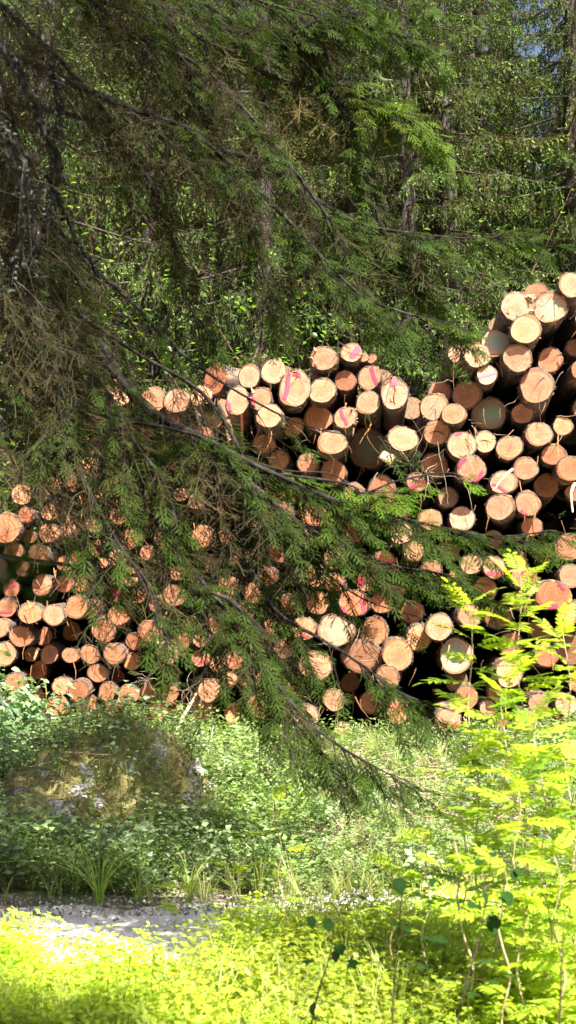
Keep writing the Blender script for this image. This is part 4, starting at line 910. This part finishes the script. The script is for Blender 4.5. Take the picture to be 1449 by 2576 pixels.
# grass
def blade_tpl(seed, n, h, spread, w):
    r = np.random.default_rng(seed); g = Geo()
    for i in range(n):
        a0 = r.uniform(0, 6.28); o_ = np.array([math.cos(a0), math.sin(a0), 0]); l = h * r.uniform(.5, 1.1); b = r.uniform(.3, 1) * spread; u = np.linspace(0, 1, 6)[:, None]
        pts = o_ * r.uniform(0, .02) + o_ * b * l * u ** 2 + np.array([0, 0, 1]) * l * (u - .35 * b * u ** 3); ribbon(g, pts, np.linspace(w, w * .15, 6), r.uniform(.75, 1.25) * np.ones(3), side=np.cross(o_, [0, 0, 1]) + r.normal(0, .3, 3))
    return g.arrays()
GR = [blade_tpl(s, 12, .34, .7, .007) for s in range(4)]
k = 2600; y = rng.uniform(3.3, 7.0, k); x = rng.uniform(-.27, .27, k) * y * 1.1; rn = road_far(x) - 1.2; keep = (y < rn + .5 - 1.0 * sm(-x, .0, .45)) & (clump(x, y, 2.7, 3) > .2); x, y = x[keep], y[keep]
scatter('grass', GR, x, y, gh(x, y), rng.uniform(.4, 1.15, len(x)), np.array([.44, .46, .17]) * rng.uniform(.7, 1.3, (len(x), 1)), M_grass)
k = 1700; y = rng.uniform(7.2, 11.6, k); x = rng.uniform(-.27, .27, k) * y * 1.1; keep = (y > road_far(x)) & (clump(x, y, 2.1, 5) > .35); x, y = x[keep], y[keep]
scatter('bank_grass', GR, x, y, surf(x, y), rng.uniform(.5, 1.1, len(x)), np.array([.36, .38, .16]) * rng.uniform(.6, 1.3, (len(x), 1)), M_grass)
# dry litter and twigs on the bank
g = Geo(); r = np.random.default_rng(5)
for i in range(1700):
    y1 = r.uniform(7.6, 12.0); x1 = r.uniform(-.27, .27) * y1 * 1.1
    if r.random() < .6: x1, y1 = r.uniform(.1, 1.8), r.uniform(8.0, 11.2)
    p0 = np.array([x1, y1, float(surf(x1, y1)) + r.uniform(0, .09)]); d = norm(r.normal(0, 1, 3) * [1, 1, .25]); l = r.uniform(.08, .5); pts = [p0]
    for j in range(4): d = norm(d + r.normal(0, .2, 3) * [1, 1, .5]); pts.append(pts[-1] + d * l / 4)
    tube(g, pts, np.linspace(r.uniform(.003, .008), .0015, 5), 3, np.array([.46, .35, .28]) * r.uniform(.3, 1.5))
tag(g.build('dry_twigs', M_twig), kind='stuff')

def grass_tuft(px, py, Y, sc, n, col, label, seed, w=.011, h=.6, spread=.9):
    p = P(px, py, Y); z0 = float(surf(p.x, Y)); v_, t_, c_ = blade_tpl(seed, n, h, spread, w); g = Geo(); g.add(v_ * sc, t_, c_ * np.array(col))
    o = g.build('grass_tuft', M_grass); o.location = (p.x, Y, z0); tag(o, label, 'grass tuft')
grass_tuft(250, 2250, 7.18, 1.15, 34, (.34, .46, .10), 'tall arching grass tuft at the road edge below the boulder', 51, .007, .5, 1.5)
grass_tuft(350, 2240, 7.2, .9, 22, (.30, .42, .10), 'second arching grass tuft just right of the tallest one', 52, .007, .5, 1.5)
grass_tuft(480, 2230, 7.22, .7, 18, (.30, .42, .10), 'grass tuft at the road edge left of the young pine-green sprig', 53)
grass_tuft(330, 1840, 10.0, .75, 90, (.36, .46, .11), 'fine light green grass tuft crowning the boulder', 54, .011, .45, 1.1)
grass_tuft(250, 1860, 9.9, .6, 60, (.34, .38, .12), 'yellowish grass tuft on the left of the boulder top', 55, .011, .45, 1.2)
grass_tuft(420, 1870, 10.0, .5, 50, (.32, .42, .10), 'small grass tuft on the right shoulder of the boulder', 56, .011, .4, 1.2)

grass_tuft(180, 1890, 9.8, .45, 50, (.46, .46, .2), 'dry straw-coloured grass tuft on the left slope of the boulder', 57, .011, .45, 1.3)
grass_tuft(380, 1850, 9.9, .5, 60, (.40, .48, .16), 'thin grass tuft between the two on the boulder crest', 58, .011, .45, 1.2)
# shrubs in front of the stacks
SH = [leafy_mesh('s', s, 22, 1.0, .3, 60, .08, .06, (.17, .27, .13), 'leaf', M_bleaf) for s in (5, 6)]
for px, Y, top, lb in [(25, 10.4, 1640, 'leafy green shrub at the left edge in front of the left stack'), (-20, 9.6, 1820, 'low shrub below the shrub at the left edge'), (560, 9.7, 1900, 'green shrub right of the mossy boulder'), (500, 9.0, 2040, 'low bush by the lower right of the boulder'), (690, 9.4, 1980, 'bush with pale leaves under the hanging branch tips'), (820, 8.9, 2090, 'dark green bush at the foot of the bank in the middle'), (110, 8.6, 2010, 'bush spreading over the lower left of the boulder'), (200, 8.3, 2120, 'low bush below the boulder at the road edge'), (1010, 10.3, 1930, 'dark leafy bush under the branch tip at centre right'), (930, 9.0, 2080, 'mixed bush between the middle bush and the right saplings'), (1230, 9.8, 1960, 'bush behind the right saplings at the foot of the bank'), (1150, 11.0, 1860, 'small bush of pale leaves at the foot of the right stack')]:
    x = atx(px, Y); z0 = float(gh(x, Y)); hh = P(px, top, Y).z - z0; plant('shrub', SH[abs(int(px)) % 2], x, Y, z0, px, max(.25, hh), lb, 'bush', 'shrubs on the bank')

# ------------------------------------------------------------------ rowan saplings
def pinnate(seed, n, col):
    """a leaf of paired leaflets along +X, unit length"""
    r = np.random.default_rng(seed); g = Geo(); lv, lt = leaf_shape(1, .36, .12); u = np.linspace(0, 1, 7)[:, None]; st = np.concatenate([u, 0 * u, .12 * u - .22 * u * u], 1)
    ribbon(g, st, .012, np.array(col) * [1.0, .9, .8]); pos, d, s = [], [], []
    for i in range(n):
        f = .16 + .8 * i / n; p0 = np.array([f, 0, .12 * f - .22 * f * f]); l = .36 * (1 - .45 * abs(f - .45) * 1.6)
        for sd in (-1, 1): an = sd * (1.15 - .25 * f) + r.normal(0, .06); pos.append(p0); d.append((math.cos(an), math.sin(an), r.normal(-.05, .12))); s.append(l)
    pos.append((1, 0, -.1)); d.append((1, 0, -.25)); s.append(.3); s = np.array(s)
    g.inst((lv, lt, np.ones((len(lv), 3))), frames(pos, d, (0, 0, 1), np.repeat(s[:, None], 3, 1)), np.array(col) * r.uniform(.85, 1.15, (len(s), 1)))
    return g.mesh('leaf', M_leaf)
PIN = [pinnate(s, 8, c_) for s, c_ in enumerate([(.36, .43, .04), (.30, .40, .04), (.35, .42, .06), (.18, .28, .035), (.30, .38, .04)])]
def rowan(px, pytop, Y, nl, seed, label, leafscale=.16, lean=0.0, z_first=.25):
    r = np.random.default_rng(seed); x = atx(px, Y); z0 = float(gh(x, Y)); top = P(px, pytop, Y).z - z0; o = empty('rowan_sapling', (x, Y, z0)); tag(o, label, 'sapling', 'rowan saplings on the right')
    g = Geo(); n = 16; pts = [(lean * (i / n) ** 1.5 + .015 * math.sin(i * 1.1 + seed), .02 * math.sin(i * .8 + seed), top * i / n - .04) for i in range(n + 1)]
    tube(g, pts, np.linspace(.0055, .002, n + 1), 6, (.42, .33, .22)); g.build('stem', M_twig, o); pts = np.array(pts)
    for i in range(nl):
        f = z_first + (1 - z_first) * (i / max(1, nl - 1)) ** .9; w = f * n; k = min(int(w), n - 1); p0 = pts[k] + (pts[k + 1] - pts[k]) * (w - k); az = i * 2.4 + r.uniform(-.5, .5) + seed
        lf = bpy.data.objects.new('leaf', PIN[r.integers(0, 5)]); COL.objects.link(lf); lf.parent = o; lf.location = p0; s = leafscale * 1.2 * r.uniform(.8, 1.2) * (1.0 if f < .93 else .8)
        lf.rotation_euler = (r.normal(0, .2), -r.uniform(.05, .5) - (.5 if f > .95 else 0), az); lf.scale = (s,) * 3
rows = [(1325, 1425, 5.4, 40, 'tallest rowan sapling, its tip reaching up into the right stack', .17), (1200, 1500, 5.5, 32, 'second tallest rowan sapling, left of the tallest one', .16), (1430, 1560, 5.3, 32, 'rowan sapling at the right edge beside the tallest one', .17),
 (1240, 1700, 5.1, 26, 'rowan sapling with spreading leaves below the second tallest', .17), (1370, 1780, 4.9, 20, 'rowan sapling half hidden under the tallest one', .17), (1150, 1900, 5.3, 13, 'rowan sapling left of the dense right group', .15), (1060, 2020, 5.2, 10, 'short rowan sapling at the left of the right-hand group', .14),
 (1300, 1950, 4.7, 18, 'low rowan sapling in the thick of the right group', .16), (1440, 1900, 4.8, 18, 'low rowan sapling at the right edge', .16), (1180, 2080, 4.8, 9, 'low rowan sapling above the dark heart-shaped leaves', .14), (720, 2000, 6.0, 9, 'thin rowan sapling under the branch tips in the middle', .13), (600, 2130, 6.3, 8, 'small yellow-green rowan at the road edge in the middle', .12), (980, 2100, 5.3, 7, 'small rowan sapling just left of the right-hand group', .12), (1260, 2160, 4.5, 8, 'very low rowan sapling near the bottom right', .13), (1400, 2120, 4.6, 12, 'very low rowan at the lower right edge', .13), (450, 2190, 6.6, 6, 'smallest rowan seedling right of the arching grass', .1)]
for i, (px, py, Y, nl, lb, ls) in enumerate(rows): rowan(px, py, Y, int(nl * 1.05), 60 + i, lb, ls, U(-.06, .06))

# ------------------------------------------------------------------ aspen sprouts close to the camera, shade put into the leaf colour
def round_leaf():
    n = 20; v = [(.5, 0, -.02)]; 
    for i in range(n):
        a0 = i / n * 2 * math.pi; r_ = .5 * (1 + .30 * math.exp(-(a0 if a0 < math.pi else 2 * math.pi - a0) ** 2 * 6) - .12 * math.exp(-(a0 - math.pi) ** 2 * 9) + .05 * math.sin(a0 * 5)); v.append((.5 + r_ * math.cos(a0), r_ * .86 * math.sin(a0), -.06 * math.cos(a0) ** 2 + .05 * abs(math.sin(a0))))
    v.append((0, 0, 0)); v.append((-.5, 0, .1)); g = Geo(); g.add(v, [(0, 1 + i, 1 + (i + 1) % n) for i in range(n)], (.018, .05, .01)); ribbon(g, [(.02, 0, 0), (-.25, 0, .04), (-.5, 0, .1)], .03, (.12, .12, .04), side=(0, 1, 0)); return g.mesh('leaf', M_dleaf)  # leaf green darkened to carry the shade they stand in
RL = round_leaf()
def aspen(stem_pts, Y, leaves, label, seed):
    r = np.random.default_rng(seed); w = [P(a_, b_, Y) for a_, b_ in stem_pts]; base = np.array(w[0]); o = empty('aspen_sprout', base); tag(o, label, 'sapling', 'shade-darkened sprouts close to the camera'); g = Geo(); sp = spline(w, 14) - base
    tube(g, sp, np.linspace(.0035, .0012, 14), 5, (.06, .045, .03))
    leaves = [(a_, b_, s * .85, k_) for a_, b_, s, k_ in leaves]
    if len(leaves) > 4:
        for _ in range(12): q_ = sp[r.integers(3, 14)] + base; a_, b_ = pix(q_); leaves.append((a_ + r.normal(0, 55), b_ + r.normal(0, 30), r.uniform(7, 15), int(r.random() < .3)))
    for (a_, b_, s, kind) in leaves:
        p = np.array(P(a_, b_, Y + r.uniform(-.08, .08))) - base; k = np.argmin(((sp - p) ** 2).sum(1) + np.where(sp[:, 2] > p[2], .02, 0)); tube(g, [sp[k], (sp[k] + p) / 2 + [0, 0, .01], p], [.0012, .001, .0008], 3, (.07, .06, .03))
        lf = bpy.data.objects.new('leaf', RL); COL.objects.link(lf); lf.parent = o; lf.location = p; sz = s * 2 / ppm(Y); lf.scale = (sz,) * 3
        out = math.atan2(p[1] - sp[k][1], p[0] - sp[k][0]); 
        lf.rotation_euler = (r.normal(0, .25), r.uniform(.0, .3) if kind == 0 else r.uniform(.75, 1.15), out if kind == 0 else -math.pi / 2 + r.uniform(-.5, .5))
    g.build('stem', M_twig, o)
aspen([(770, 2640), (800, 2500), (830, 2400), (845, 2290)], 3.9, [(895, 2248, 20, 0), (915, 2283, 24, 0), (822, 2308, 18, 1), (780, 2302, 17, 1), (765, 2325, 15, 0), (790, 2330, 12, 0), (850, 2375, 22, 0), (900, 2380, 20, 0), (870, 2415, 20, 0), (800, 2420, 18, 0)], 'dark sprout with small round leaves, left of the other dark sprouts', 1)
aspen([(985, 2640), (990, 2500), (1000, 2380), (1010, 2250), (1012, 2200)], 3.8, [(1000, 2205, 24, 1), (1030, 2180, 20, 0), (960, 2180, 16, 0), (1050, 2300, 18, 0), (1085, 2360, 22, 0), (940, 2360, 22, 0), (1060, 2430, 20, 0), (1020, 2330, 14, 0), (900, 2420, 18, 0), (1080, 2150, 22, 0), (1115, 2110, 24, 0)], 'tall thin dark sprout in the middle of the foreground', 2)
aspen([(1140, 2640), (1165, 2500), (1200, 2380), (1225, 2250), (1240, 2100)], 4.0, [(1240, 2300, 26, 1), (1270, 2240, 22, 1), (1280, 2262, 20, 0), (1200, 2272, 22, 0), (1165, 2268, 14, 0), (1265, 2278, 14, 0), (1300, 2180, 14, 1), (1330, 2075, 20, 0), (1170, 2200, 14, 0), (1215, 2160, 20, 0), (1260, 2445, 20, 0), (1285, 2420, 12, 0), (1230, 2470, 14, 0), (1180, 2500, 16, 0)], 'dark sprout with a drooping heart-shaped leaf at the lower right', 3)
aspen([(1405, 2640), (1410, 2500), (1415, 2380), (1420, 2280)], 3.9, [(1400, 2420, 12, 0), (1430, 2300, 14, 0)], 'almost bare thin dark stem near the right edge', 4)
aspen([(1040, 2660), (1080, 2600), (1110, 2568)], 3.4, [(1110, 2585, 26, 0), (1040, 2560, 16, 0), (1150, 2610, 20, 0)], 'dark round-leaved sprout cut by the bottom edge', 5)
# a needle tip very close at the left edge
tuft(12, 1455, 1.5, .045, 16, (1.0, 1.5, 1.2), 'soft green spruce tip close to the lens at the left edge', 21)
